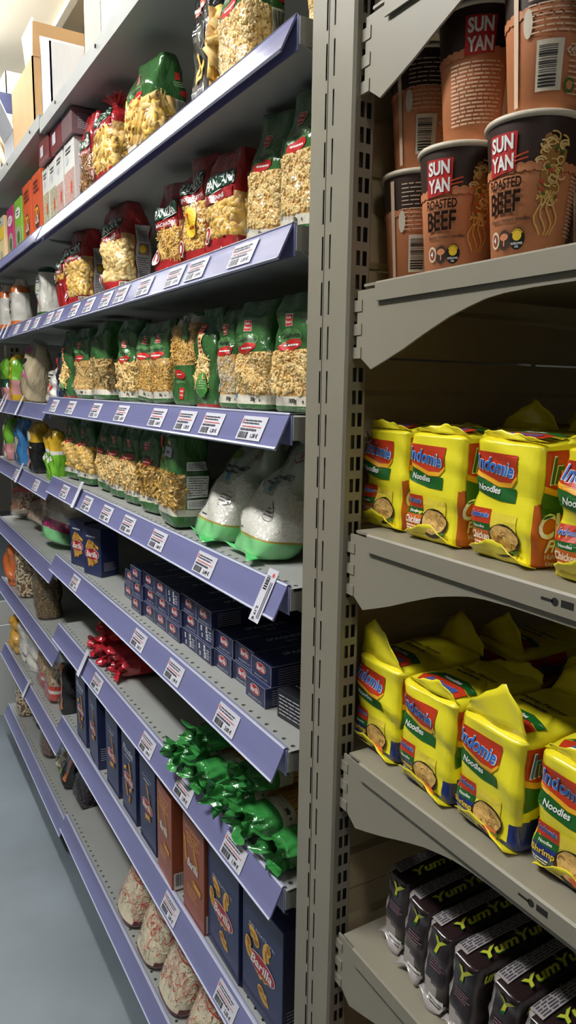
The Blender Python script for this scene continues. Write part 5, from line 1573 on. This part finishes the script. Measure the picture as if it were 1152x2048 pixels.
for i, (y, x, z, sd, rz, lab) in enumerate(((.836, .470, 0, 101, 0, 'resting against the grey post'), (.920, .462, 0, 102, 1, 'second from the post, lower layer'), (1.004, .458, 0, 103, -1, 'third from the post, lower layer'),
                                    (1.088, .456, 0, 101, 1, 'fourth from the post, lower layer'), (1.172, .452, 0, 102, 0, 'farthest from the post, lower layer'),
                                    (.962, .480, .049, 103, 2, 'nearer of two on top'), (1.13, .474, .0475, 101, -2, 'farther of two on top'))):
    put('gsp%d' % sd, spaghetti_pack(M_EMER, True, sd), x, y, zF_ + z, f'green-ended spaghetti pack on the seventh shelf, {lab}', 'spaghetti pack', GS, rz=rz, lean=1.6)
for i, (y, x, z, sd, rz, lb, lab) in enumerate(((1.64, .490, 0, 111, 0, True, 'nearest, with a pale label'), (1.728, .484, 0, 112, 1, False, 'second in the lower layer'), (1.816, .486, 0, 113, -1, False, 'farthest in the lower layer'), (1.772, .500, .0445, 112, -1, False, 'lying on top of the others'))):
    put('rsp%d' % sd, spaghetti_pack(M_ROSE, False, sd, lb), x, y, zF_ + z, f'red-ended spaghetti pack, {lab}', 'spaghetti pack', RSP, rz=rz, lean=1.6)

# ================================================================== rice noodle bags on the lowest shelf
M_VERM = mat('white_rice_noodles', (226, 214, 186), rough=.55, var=.12, vscale=60, bump=.5, bscale=140, bdist=.003); M_VRED = flat('red_swirl_print', (196, 62, 58), .4); M_MAROON = foil('maroon_film', (104, 34, 44))
def rice_noodle_bag(seed):
    def build():
        w, d, h = .128, .09, .275
        r = empty('rice_noodle_bag')
        b = Bag(w, d, h, top='pinch', seed=seed, pinch=.8, n=2.8, wrk=.002, belly=.05, bottom=.10, shear=.13, endb=.6)
        b.body('printed_film', [M_VERM, M_MAROON], lambda p, z: 1 if z < .008 + .01 * (p > w) else 0, r, tc=(.008, .018), np_=36, nt=24)
        scatter(b, 'noodle', 420, -.02, w + d, .026, .24, 'rice_noodles', [M_VERM, mat('pale_noodle_strand', (240, 230, 204), rough=.5)], r, seed=seed, sink=.0002, tilt=.02)
        b.body('clear_wrapper', [F_CLEAR], lambda p, z: 0, r, off=.003, np_=36, nt=24, keep=lambda p, z: z > .02, cap=False)
        a = Art(b.S, step=.006); rg = random.Random(seed)
        for k in range(100):
            x, y = rg.uniform(-.02, w + d * .8), rg.uniform(.03, .2); q = rg.uniform(.004, .010); t0 = rg.uniform(0, 6)
            a.line([(x + q * math.cos(t), y + q * 1.4 * math.sin(t)) for t in np.linspace(t0, t0 + 3.5, 9)], .0016, M_VRED, 11)
        c = w * .62
        for (x0, y0, x1, y1) in ((c - .03, .10, c - .028, .17), (c + .028, .10, c + .03, .17), (c - .03, .10, c + .03, .102), (c - .03, .168, c + .03, .17)): a.rect(x0, y0, x1, y1, M_VRED, 11)
        a.lines(c - .024, .135, c + .024, .162, 2, M_VRED, 11, fill=.6); a.lines(c - .022, .106, c + .022, .13, 3, M_VRED, 11, fill=.35); a.ell(c, .19, .02, .012, M_MAROON, 11, wob=.2)
        a.build('print', r)
        return r
    return build
zH_ = H0 + Z['H']
for i, (y, sd, lab) in enumerate(((1.60, 121, 'farthest'), (1.452, 122, 'third from the post'), (1.304, 123, 'second from the post'), (1.156, 121, 'nearest the post'))):
    put('vn%d' % sd, rice_noodle_bag(sd), .520, y, zH_, f'bag of white rice noodles with red swirls, lowest shelf, {lab}', 'noodle bag', 'rice noodle bags', lean=3, rz=0)

# ================================================================== farther bay: assorted bags
def assorted(cols, w, d, h, top='pinch', seed=1, pieces=None, clear=False, art=None, name='food_bag', pinch=.82, n=4.5, wrk=.002):
    """cols: [(z_limit, material), ...] from the bottom up."""
    def build():
        r = empty(name)
        b = Bag(w, d, h, top=top, seed=seed, pinch=pinch, n=n, wrk=wrk)
        ms = []
        for _, m in cols:
            if m not in ms: ms.append(m)
        def region(p, z):
            for lim, m in cols:
                if z < lim * h: return ms.index(m)
            return ms.index(cols[-1][1])
        b.body('wrapper', ms, region, r, tc=[c[0] * h for c in cols], np_=28, nt=20)
        if pieces:
            kind, cnt, pm, z0, z1 = pieces
            scatter(b, kind, cnt, -.01, w + d, z0 * h, z1 * h, 'contents', [pm], r, seed=seed, sink=-.0005)
        if clear:
            b.body('clear_film', [F_CLEAR], lambda p, z: 0, r, off=.0045, np_=28, nt=20, keep=lambda p, z: True, cap=False)
        if art:
            a = Art(b.S, step=.008); a.auto = 'print'; art(a, w, d, h); a.build('print', r)
        return r
    return build
def fm(name, c, **k): return foil(name, c, **k)
M_BEAN = mat('white_beans', (216, 198, 164), rough=.45, var=.12, vscale=80); M_BEAND = mat('bean_depth', (120, 92, 66), rough=.7, var=.3, vscale=100)
M_LENT = mat('olive_lentils', (146, 126, 88), rough=.55, var=.2, vscale=90); M_LENTD = mat('lentil_depth', (104, 84, 54), rough=.7, var=.3, vscale=120)
M_BBEAN = mat('black_beans', (66, 56, 64), rough=.35); M_BBEAND = mat('black_bean_depth', (40, 34, 40), rough=.6); M_PINTO = mat('pinto_beans', (190, 150, 120), rough=.45, var=.25, vscale=120)
zf = {k: H0 + v for k, v in ZF.items()}
FB = 'assorted bags in the farther bay'
def art_stripe(cs):
    def f(a, w, d, h):
        for (x0, y0, x1, y1, m) in cs: a.rect(x0 * w, y0 * h, x1 * w, y1 * h, m, 1)
        a.lines(w * .2, h * .45, w * .8, h * .6, 2, M_INK, 2, fill=.4)
    return f
M_TAN = fm('beige_foil', (188, 172, 140), rough=.22); M_MAG = flat('magenta_print', (206, 90, 150)); M_LIMEF = fm('lime_film', (120, 190, 50)); M_MUST = fm('mustard_film', (220, 176, 40)); M_CYAN = fm('sky_blue_film', (60, 130, 190)); M_NVF = fm('navy_film', (38, 44, 74))
M_KRAFT = mat('kraft_paper', (206, 184, 150), rough=.75, var=.06, vscale=14); M_ORF = fm('orange_film', (226, 120, 60)); M_BLKF = fm('black_glossy_film', (26, 28, 30)); M_CLB = fm('smoky_clear_film', (208, 190, 168), rough=.2); M_REDO = fm('tomato_red_film', (214, 70, 54)); M_PINKF = fm('pink_film', (214, 150, 150)); M_WHF = fm('white_film', (226, 222, 212))
# fourth shelf
put('navyb', assorted([(.5, M_NVF), (1, M_NVF)], .055, .05, .158, seed=131, art=lambda a, w, d, h: (a.ell(w * .5, h * .74, .012, .017, M_REDP, 1), a.rect(w * .35, h * .55, w * .55, h * .62, M_WHITE, 1), a.ell(w * .5, h * .28, .016, .03, mat('grey_blue_photo', (90, 100, 130), .5), 1))), .535, 2.172, zf['C'], 'slim navy bag with a red oval at the bay joint', 'food bag', FB)
put('wred', assorted([(1, M_WHF)], .08, .05, .11, seed=132, art=lambda a, w, d, h: (a.rect(w * .1, h * .2, w * .3, h * .5, M_REDP, 1), a.rect(w * .6, h * .15, w * .8, h * .45, M_REDP, 1), a.lines(w * .2, h * .6, w * .7, h * .8, 2, M_BLACK, 1))), .535, 2.32, zf['C'], 'low white bag with red marks beside the beige foil bag', 'food bag', FB, lean=10)
put('beige', assorted([(1, M_TAN)], .13, .075, .185, seed=133, pinch=.6, art=lambda a, w, d, h: (a.ell(w * .4, h * .5, .03, .028, M_WHITE, 1), a.rect(w * .1, h * .34, w * .6, h * .42, M_MAG, 2), a.lines(w * .2, h * .46, w * .6, h * .58, 3, M_BLACK, 2), a.ell(w * .3, h * .82, .014, .014, M_MAG, 1), a.ell(w * .55, h * .64, .012, .01, M_BLACK, 1))), .515, 2.55, zf['C'], 'crumpled beige foil bag leaning right on the fourth shelf', 'food bag', FB, side=14, lean=6)
put('yelg', assorted([(.14, M_MUST), (.45, M_PINKF), (.9, M_LIMEF), (1, M_MUST)], .11, .06, .165, seed=134, art=lambda a, w, d, h: (a.rect(w * .88, h * .05, w * 1.02, h * .95, M_MUST, 1), a.rect(w * .3, h * .5, w * .6, h * .6, M_WHITE, 1))), .515, 2.79, zf['C'], 'green and yellow food bag behind the beige foil bag', 'food bag', FB, rz=-10)
put('greenf', assorted([(.3, M_PINKF), (.5, M_PGRN), (1, M_LIMEF)], .1, .05, .16, seed=135), .51, 2.96, zf['C'], 'green food bag at the far end of the fourth shelf', 'food bag', FB)
# fifth shelf
LY = assorted([(.55, M_LIMEF), (.62, M_WHF), (1, M_MUST)], .06, .045, .155, seed=136, art=lambda a, w, d, h: (a.poly([(0, h * .45), (w * .9, h * .62), (w * .9, h * .5), (0, h * .33)], M_WHF, 1), a.lines(w * .2, h * .5, w * .5, h * .6, 1, M_BLACK, 3)))
put('ly', LY, .505, 2.185, zf['D'], 'lime and mustard food pouch, nearer of the two', 'food bag', FB)
put('ly', None, .515, 2.285, zf['D'], 'lime and mustard food pouch, farther of the two', 'food bag', FB)
put('bly', assorted([(.5, M_BLKF), (.62, M_BLKF), (1, M_MUST)], .11, .06, .165, seed=137, art=lambda a, w, d, h: (a.poly([(0, h * .5), (w * .7, h * .68), (w * .2, h * .9), (0, h * .8)], M_WHF, 1), a.ell(w * .25, h * .3, .02, .03, M_PINKF, 1, wob=.2), a.lines(w * .35, h * .48, w * .8, h * .54, 1, M_WHITE, 2))), .515, 2.49, zf['D'], 'black food pouch with a mustard top', 'food bag', FB)
put('bluef', assorted([(.1, M_CYAN), (1, M_CYAN)], .12, .06, .165, seed=138, art=lambda a, w, d, h: (a.ell(w * .4, h * .82, .018, .02, M_INK, 1), a.ell(w * .45, h * .36, .025, .045, M_TAN, 1))), .52, 2.76, zf['D'], 'sky blue food bag on the fifth shelf', 'food bag', FB)
put('gpk', assorted([(.4, M_PINKF), (1, M_LIMEF)], .11, .06, .16, seed=139, art=lambda a, w, d, h: a.rect(w * .4, 0, w * .55, h, M_WHF, 1)), .515, 2.98, zf['D'], 'green and pink food bag at the far end of the fifth shelf', 'food bag', FB)
# sixth shelf: crumpled bags of dried fruit
CF = assorted([(.42, M_CLB), (1, M_REDO)], .17, .08, .2, top='gather', seed=141, pieces=('bean', 120, mat('dried_fruit', (150, 96, 70), rough=.4, var=.3, vscale=60), .05, .4), clear=True, n=2.6, wrk=.006)
put('cf', CF, .545, 2.985, zf['E'], 'crumpled clear bag of dried fruit with a red twisted end, farthest', 'food bag', 'dried fruit bags', lean=22, side=-14, rz=10, scale=.92)
put('cf2', assorted([(.3, M_CLB), (.6, M_CLB), (.8, M_CLB), (1, M_REDO)], .17, .085, .2, top='gather', seed=142, pieces=('bean', 110, mat('pink_dried_fruit', (216, 160, 140), rough=.4, var=.3, vscale=60), .05, .65), clear=True, n=2.6, wrk=.006), .555, 2.73, zf['E'], 'crumpled clear bag of pinkish dried fruit, middle of three', 'food bag', 'dried fruit bags', lean=34, rz=5)
put('cf3', assorted([(.2, M_MINT), (.36, fm('magenta_film', (190, 50, 120))), (.5, M_WHF), (1, M_CLB)], .15, .085, .18, top='gather', seed=143, clear=True, n=2.6, wrk=.006), .545, 2.44, zf['E'], 'crumpled clear bag with magenta and mint label, nearest the bay joint', 'food bag', 'dried fruit bags', lean=22, rz=5, scale=1.05)
# seventh shelf
put('ora', assorted([(1, M_ORF)], .12, .07, .16, seed=144, wrk=.004), .515, 3.02, zf['F'], 'orange food bag on the seventh shelf of the farther bay', 'food bag', FB, rz=-8)
PB = assorted([(1, M_BEAND)], .12, .075, .2, seed=145, pieces=('bean', 420, M_BEAN, .02, .86), clear=True, n=3)
put('pb', PB, .520, 2.82, zf['F'], 'clear bag of pale beans on the seventh shelf', 'bean bag', FB, rz=-8)
LB = assorted([(1, M_LENTD)], .13, .085, .22, seed=146, pieces=('lentil', 700, M_LENT, .02, .86), clear=True, n=3)
put('lb', LB, .530, 2.52, zf['F'], 'clear bag of olive lentils on the seventh shelf', 'bean bag', FB, rz=-12)
put('lbd', LB, .72, 2.26, zf['F'], 'shadowed bag of lentils deep on the seventh shelf', 'bean bag', FB, rz=-10)
# eighth shelf
put('yel', assorted([(1, fm('amber_film', (222, 170, 70)))], .11, .07, .15, top='gather', seed=147, wrk=.005), .52, 3.02, zf['G'], 'amber food bag at the far end of the eighth shelf', 'food bag', FB)
WB = assorted([(1, M_WHF)], .1, .07, .17, top='gather', seed=148, wrk=.006, n=3)
put('wb', WB, .53, 2.90, zf['G'], 'white lumpy food bag on the eighth shelf, farther one', 'food bag', FB)
put('wb', None, .54, 2.76, zf['G'], 'white lumpy food bag on the eighth shelf, nearer one', 'food bag', FB, rz=30)
RB = assorted([(.14, M_REDO), (.2, M_WHF), (.28, M_REDO), (1, M_CLB)], .11, .06, .19, top='pinch', seed=149, pieces=('pea', 120, mat('nut_mix', (170, 134, 84), rough=.5, var=.3, vscale=90), .28, .7), clear=True, pinch=.5)
put('rb', RB, .53, 2.605, zf['G'], 'clear bag of nuts with red and white base, farther one', 'bean bag', FB, lean=8)
put('rb', None, .525, 2.47, zf['G'], 'clear bag of nuts with red and white base, nearer one', 'bean bag', FB, lean=10)
BO = assorted([(1, M_BLKF)], .07, .06, .2, seed=150, art=lambda a, w, d, h: (a.rect(w * .62, h * .08, w * .98, h * .85, M_ORF, 1), a.ell(w * .2, h * .12, .008, .01, M_LIMEF, 1), a.lines(w * .1, h * .4, w * .5, h * .6, 2, M_PINKF, 1)))
put('bo', BO, .545, 2.345, zf['G'], 'black food bag with an orange stripe on the eighth shelf', 'food bag', FB, lean=4, rz=-8)
# lowest shelf
put('pb', None, .53, 3.02, zf['H'], 'clear bag of pale beans at the far end of the lowest shelf', 'bean bag', FB, rz=-6)
put('dk', assorted([(1, M_BBEAND)], .1, .07, .17, seed=151, pieces=('lentil', 200, M_PINTO, .05, .3), clear=True), .56, 2.86, zf['H'], 'dark food bag on the lowest shelf behind the pale beans', 'bean bag', FB, lean=10)
put('lbb', assorted([(1, mat('brown_lentil_depth', (110, 88, 76), rough=.7, var=.2, vscale=120))], .13, .08, .215, seed=152, pieces=('lentil', 600, mat('brown_lentils', (140, 114, 100), rough=.55, var=.2, vscale=90), .02, .86), clear=True, n=3), .54, 2.62, zf['H'], 'clear bag of brown lentils leaning on the lowest shelf', 'bean bag', FB, lean=8, rz=-6)
put('wbn', assorted([(1, M_BEAND)], .09, .06, .21, seed=153, pieces=('bean', 320, mat('ivory_beans', (228, 218, 190), rough=.4, var=.08, vscale=60), .02, .86), clear=True, n=3), .545, 2.455, zf['H'], 'narrow bag of ivory beans leaning on the lowest shelf', 'bean bag', FB, lean=24, side=8)
put('bo', None, .535, 2.35, zf['H'], 'black food bag with an orange stripe on the lowest shelf', 'food bag', FB, lean=22, side=10)
put('bkb', assorted([(1, M_BBEAND)], .12, .085, .22, seed=154, pieces=('bean', 380, M_BBEAN, .02, .86), clear=True, n=3), .56, 2.215, zf['H'], 'clear bag of black beans leaning on the lowest shelf at the joint', 'bean bag', FB, lean=20, side=4)
# third shelf
put('ricec', assorted([(.05, M_WHF), (.17, M_GREEN), (.88, M_WHF), (1, M_PGRN)], .085, .06, .165, seed=155, top='block', pinch=.88, art=lambda a, w, d, h: (a.ell(w * .25, h * .55, .010, .016, M_LIMEF, 1), a.ell(w * .25, h * .45, .008, .012, M_MUST, 1), a.ell(w * .2, h * .34, .008, .010, M_ORF, 1), a.lines(w * .15, h * .7, w * .6, h * .8, 2, M_INK, 1), a.lines(w * .5, h * .3, w * .6, h * .6, 4, M_INK, 1))), .54, 2.385, zf['B'], 'white bag with dark green cap and green base band on the third shelf', 'food bag', FB)
CB = assorted([(.06, M_WHF), (.16, M_ORF), (.72, M_WHF), (.86, M_ORF), (1, M_CLB)], .12, .07, .17, seed=156, pinch=.8, n=3, art=lambda a, w, d, h: (a.ell(w * .25, h * .42, .014, .02, M_YEL, 1), a.lines(w * .5, h * .3, w * .8, h * .6, 3, M_INK, 1)))
put('cb', CB, .53, 2.78, zf['B'], 'cream bag with orange bands on the third shelf, nearer one', 'food bag', FB, rz=-6)
put('cb', None, .52, 2.98, zf['B'], 'cream bag with orange bands on the third shelf, farther one', 'food bag', FB)

# ================================================================== grain boxes on the second shelf
def food_box(w, d, h, m, art=None, m_low=None, low=.5):
    def build():
        r = empty('food_box')
        carton(w, d, h, m, parent=r)
        a = Art(BoxSurf(w, d, h).face('front'), step=.05)
        if m_low: a.rect(.001, .001, w - .001, h * low, m_low, 0)
        if art: a.auto = 'print'; art(a, w, h)
        a.build('print', r)
        a = Art(BoxSurf(w, d, h).face('right'), step=.05); a.lines(d * .2, h * .2, d * .8, h * .8, 8, M_SILV, 1, fill=.3); a.build('side_print', r)
        return r
    return build
M_GRAINB = mat('grain_photo_print', (150, 146, 122), rough=.5, var=.4, vscale=160, rgb2=(206, 196, 160)); M_GRAINP = mat('pink_grain_photo_print', (186, 150, 140), rough=.5, var=.35, vscale=160); M_BOXW = mat('white_carton', (228, 228, 222), rough=.35, coat=.2); M_BURG = mat('burgundy_carton', (116, 40, 48), rough=.4, coat=.2); M_ORB = mat('orange_carton', (220, 92, 46), rough=.4, coat=.2)
def gart(a, w, h): a.ell(w * .7, h * .35, .008, .016, M_CARROT, 2); a.ell(w * .3, h * .75, .014, .01, M_SILV, 1); a.lines(w * .2, h * .82, w * .8, h * .92, 2, M_INK, 1)
GB = 'grain boxes on the second shelf'
gx = .53
put('gbp', food_box(.098, .06, .175, M_BOXW, gart, M_GRAINP, .6), gx, 1.935, zA, 'white and pink grain box beside the wholewheat bag', 'food box', GB)
put('gbd', food_box(.075, .06, .175, M_BOXW, gart, M_GRAINP, .55), gx, 2.035, zA, 'narrow grain box with a maroon edge strip', 'food box', GB)
put('gbg', food_box(.075, .06, .17, M_BOXW, gart, M_GRAINB, .6), gx, 2.115 - .004, zA, 'white and green grain box at the joint, nearer one', 'food box', GB)
put('gbg', None, gx, 2.195, zf['A'], 'white and green grain box at the joint, farther one', 'food box', GB)
put('mr', food_box(.115, .075, .06, M_BURG, lambda a, w, h: a.rect(w * .2, h * .3, w * .5, h * .75, M_SILV, 1)), gx, 2.03, zA + .1755, 'burgundy box lying on top of the grain boxes, nearer one', 'food box', GB)
put('mr', None, gx - .004, 2.155, zA + .1755, 'burgundy box lying on top of the grain boxes, farther one', 'food box', GB)
put('mrg', food_box(.095, .075, .06, mat('mauve_grey_carton', (120, 96, 98), rough=.4)), gx, 1.92, zA + .1755, 'mauve grey box lying on top of the pink grain box', 'food box', GB)
def oart(a, w, h):
    a.ell(w * .5, h * .34, .030, .034, mat('dark_plate_print', (60, 44, 40), .5), 1)
    for k in range(9): a.line([(w * .5 + .02 * math.cos(k * 1.3 + t), h * .36 + .02 * math.sin(k * 2.1 + t * 1.7)) for t in np.linspace(0, 1.2, 6)], .005, (M_YEL, M_ORB, M_WHITE)[k % 3], 2)
    a.lines(w * .2, h * .7, w * .8, h * .9, 3, M_BURG, 1, fill=.6); a.rect(w * .2, h * .04, w * .8, h * .16, M_WHITE, 2)
put('orb', food_box(.12, .06, .185, M_ORB, oart), gx, 2.315, zf['A'], 'orange box with a plate picture, nearer one', 'food box', GB)
put('orb', None, gx, 2.455, zf['A'], 'orange box with a plate picture, farther one', 'food box', GB)
def gart2(col):
    def f(a, w, h): a.ell(w * .5, h * .75, w * .36, h * .1, M_WHITE, 1); a.lines(w * .3, h * .7, w * .7, h * .8, 2, col, 2, fill=.5); a.ell(w * .5, h * .3, w * .4, h * .22, M_CREAM, 1); a.ell(w * .5, h * .3, w * .2, h * .12, M_LEAF, 2)
    return f
M_GRB = mat('apple_green_carton', (130, 190, 60), rough=.4); M_PKB = mat('pink_carton', (200, 60, 120), rough=.4)
put('grb', food_box(.115, .06, .17, M_GRB, gart2(M_PGRN)), gx, 2.60, zf['A'], 'apple green soup box with white oval', 'food box', GB)
put('pkb', food_box(.115, .06, .17, M_PKB, gart2(M_MAG)), gx, 2.74, zf['A'], 'pink soup box with white oval', 'food box', GB)
put('beb', food_box(.13, .07, .165, mat('straw_carton', (222, 200, 150), rough=.5), lambda a, w, h: (a.rect(0, h * .55, w, h * .8, M_YEL, 1), a.rect(0, h * .84, w, h * .97, M_BOXW, 1), a.lines(w * .1, h * .86, w * .8, h * .95, 1, M_INK, 2), a.ell(w * .5, h * .2, .03, .02, M_GRAINB, 1))), gx, 2.90, zf['A'], 'straw coloured box at the far end of the second shelf', 'food box', GB)

# ================================================================== cartons on top of the shelving
M_CARD = mat('brown_cardboard', (212, 172, 122), rough=.8, var=.06, vscale=10); M_CARD2 = mat('light_cardboard', (222, 204, 170), rough=.8, var=.05, vscale=10); M_TRAY = mat('white_corrugated', (226, 228, 234), rough=.7, var=.03, vscale=60, stretch=(1, 6, .3)); M_TAPE = mat('brown_tape', (204, 150, 90), rough=.25)
def open_carton(w, d, h, m, flaps, name='carton', tape=False, thick=.004):
    """Open box: four walls, a base and flaps. flaps: [(side, length, angle)] with angle from upright (0) outwards."""
    def build():
        r = empty(name)
        t = thick
        g = G(); g.box(-w / 2, w / 2, -d / 2, d / 2, 0, t); g.build('base', m, r)
        for nm, b in (('side_panel', (-w / 2, w / 2, -d / 2, -d / 2 + t)), ('side_panel', (-w / 2, w / 2, d / 2 - t, d / 2)), ('side_panel', (-w / 2, -w / 2 + t, -d / 2, d / 2)), ('side_panel', (w / 2 - t, w / 2, -d / 2, d / 2))):
            g = G(); g.box(b[0], b[1], b[2], b[3], t, h); g.build(nm, m, r)
        for (side, L, ang) in flaps:
            c, s = math.cos(math.radians(ang)), math.sin(math.radians(ang))
            g = G()
            if side in 'fb':
                sg = -1 if side == 'f' else 1
                y = sg * (d / 2 - t / 2)
                V = [(-w / 2 + .002, y, h), (w / 2 - .002, y, h), (w / 2 - .004, y + sg * L * s, h + L * c), (-w / 2 + .004, y + sg * L * s, h + L * c)]
                off = np.array((0, sg * c, -s)) * t
            else:
                sg = -1 if side == 'l' else 1
                x = sg * (w / 2 - t / 2)
                V = [(x, -d / 2 + .002, h), (x, d / 2 - .002, h), (x + sg * L * s, d / 2 - .004, h + L * c), (x + sg * L * s, -d / 2 + .004, h + L * c)]
                off = np.array((sg * c, 0, -s)) * t
            V = [np.array(v) for v in V]; V = V + [v + off for v in V]
            g.add(V, [(0, 1, 2, 3), (7, 6, 5, 4), (0, 4, 5, 1), (1, 5, 6, 2), (2, 6, 7, 3), (3, 7, 4, 0)])
            g.build('flap', m, r)
        if tape:
            a = Art(BoxSurf(w, d, h).face('right'), step=.3); a.rect(d * .42, 0, d * .58, h, M_TAPE); a.build('tape', r)
        return r
    return build
zT, zTf = H0 + Z['T'], H0 + ZF['T']
CT_ = 'cartons on top of the shelving'
put('tray', open_carton(.10, .24, .155, M_TRAY, [('l', .06, 20)]), .602, 2.066, zT, 'white corrugated tray on the top shelf beside the brown carton', 'carton', CT_)
put('brown', open_carton(.30, .28, .17, M_CARD, [('r', .085, 4), ('b', .1, 15)], tape=True), .618, 2.352, zTf, 'open brown cardboard carton with raised flap on the top shelf', 'carton', CT_)
put('beigec', open_carton(.22, .3, .36, M_CARD2, []), .672, 1.735, zT, 'tall light cardboard carton nearer than the white tray', 'carton', CT_)
put('whitec', open_carton(.27, .28, .33, M_BOXW, []), .626, 1.46, zT, 'tall white carton nearest the camera on the top shelf', 'carton', CT_)
put('ptray', open_carton(.17, .26, .22, M_CARD2, [('f', .20, 6), ('l', .08, 60)]), .71, 2.625, zTf, 'light carton with a tall raised flap beyond the brown carton', 'carton', CT_)
put('lowtray', open_carton(.17, .08, .085, M_TRAY, [('f', .09, 25)], thick=.003), .53, 2.64, zTf, 'low white tray with a raised flap beside the light carton', 'carton', CT_)
put('kraftbag', assorted([(1, M_KRAFT)], .085, .06, .19, seed=161, top='block', pinch=.86, name='paper_bag', wrk=.003), .525, 2.80, zTf, 'kraft paper bag at the far end of the top shelf', 'paper bag')
put('navybox', food_box(.08, .12, .30, mat('night_blue_carton', (52, 58, 92), rough=.35, var=.2, vscale=30), lambda a, w, h: (a.ell(w * .5, h * .72, .02, .02, M_REDP, 1), a.rect(w * .2, h * .8, w * .5, h * .88, M_SILV, 1))), .563, 2.915, zTf, 'night blue box with a red dot on the top shelf', 'food box')
put('farc', open_carton(.14, .3, .41, M_CARD2, []), .70, 3.045, zTf, 'tall light carton behind the night blue box', 'carton', CT_)
CAN = assorted([(.5, M_CYAN), (1, M_LIMEF)], .05, .05, .15, seed=162, top='block', pinch=.9, n=2.2, name='food_bag')
put('gcan', CAN, .53, 2.66, zTf + .0035, 'small green and blue packet standing in the low white tray', 'food bag')

# pale crates on the floor beyond the farther bay
put('crate', open_carton(.4, .4, .42, mat('pale_grey_plastic', (190, 192, 190), rough=.5), [], name='crate', thick=.01), .62, 3.50, 0, 'pale grey crate on the floor beyond the farther bay', 'crate')
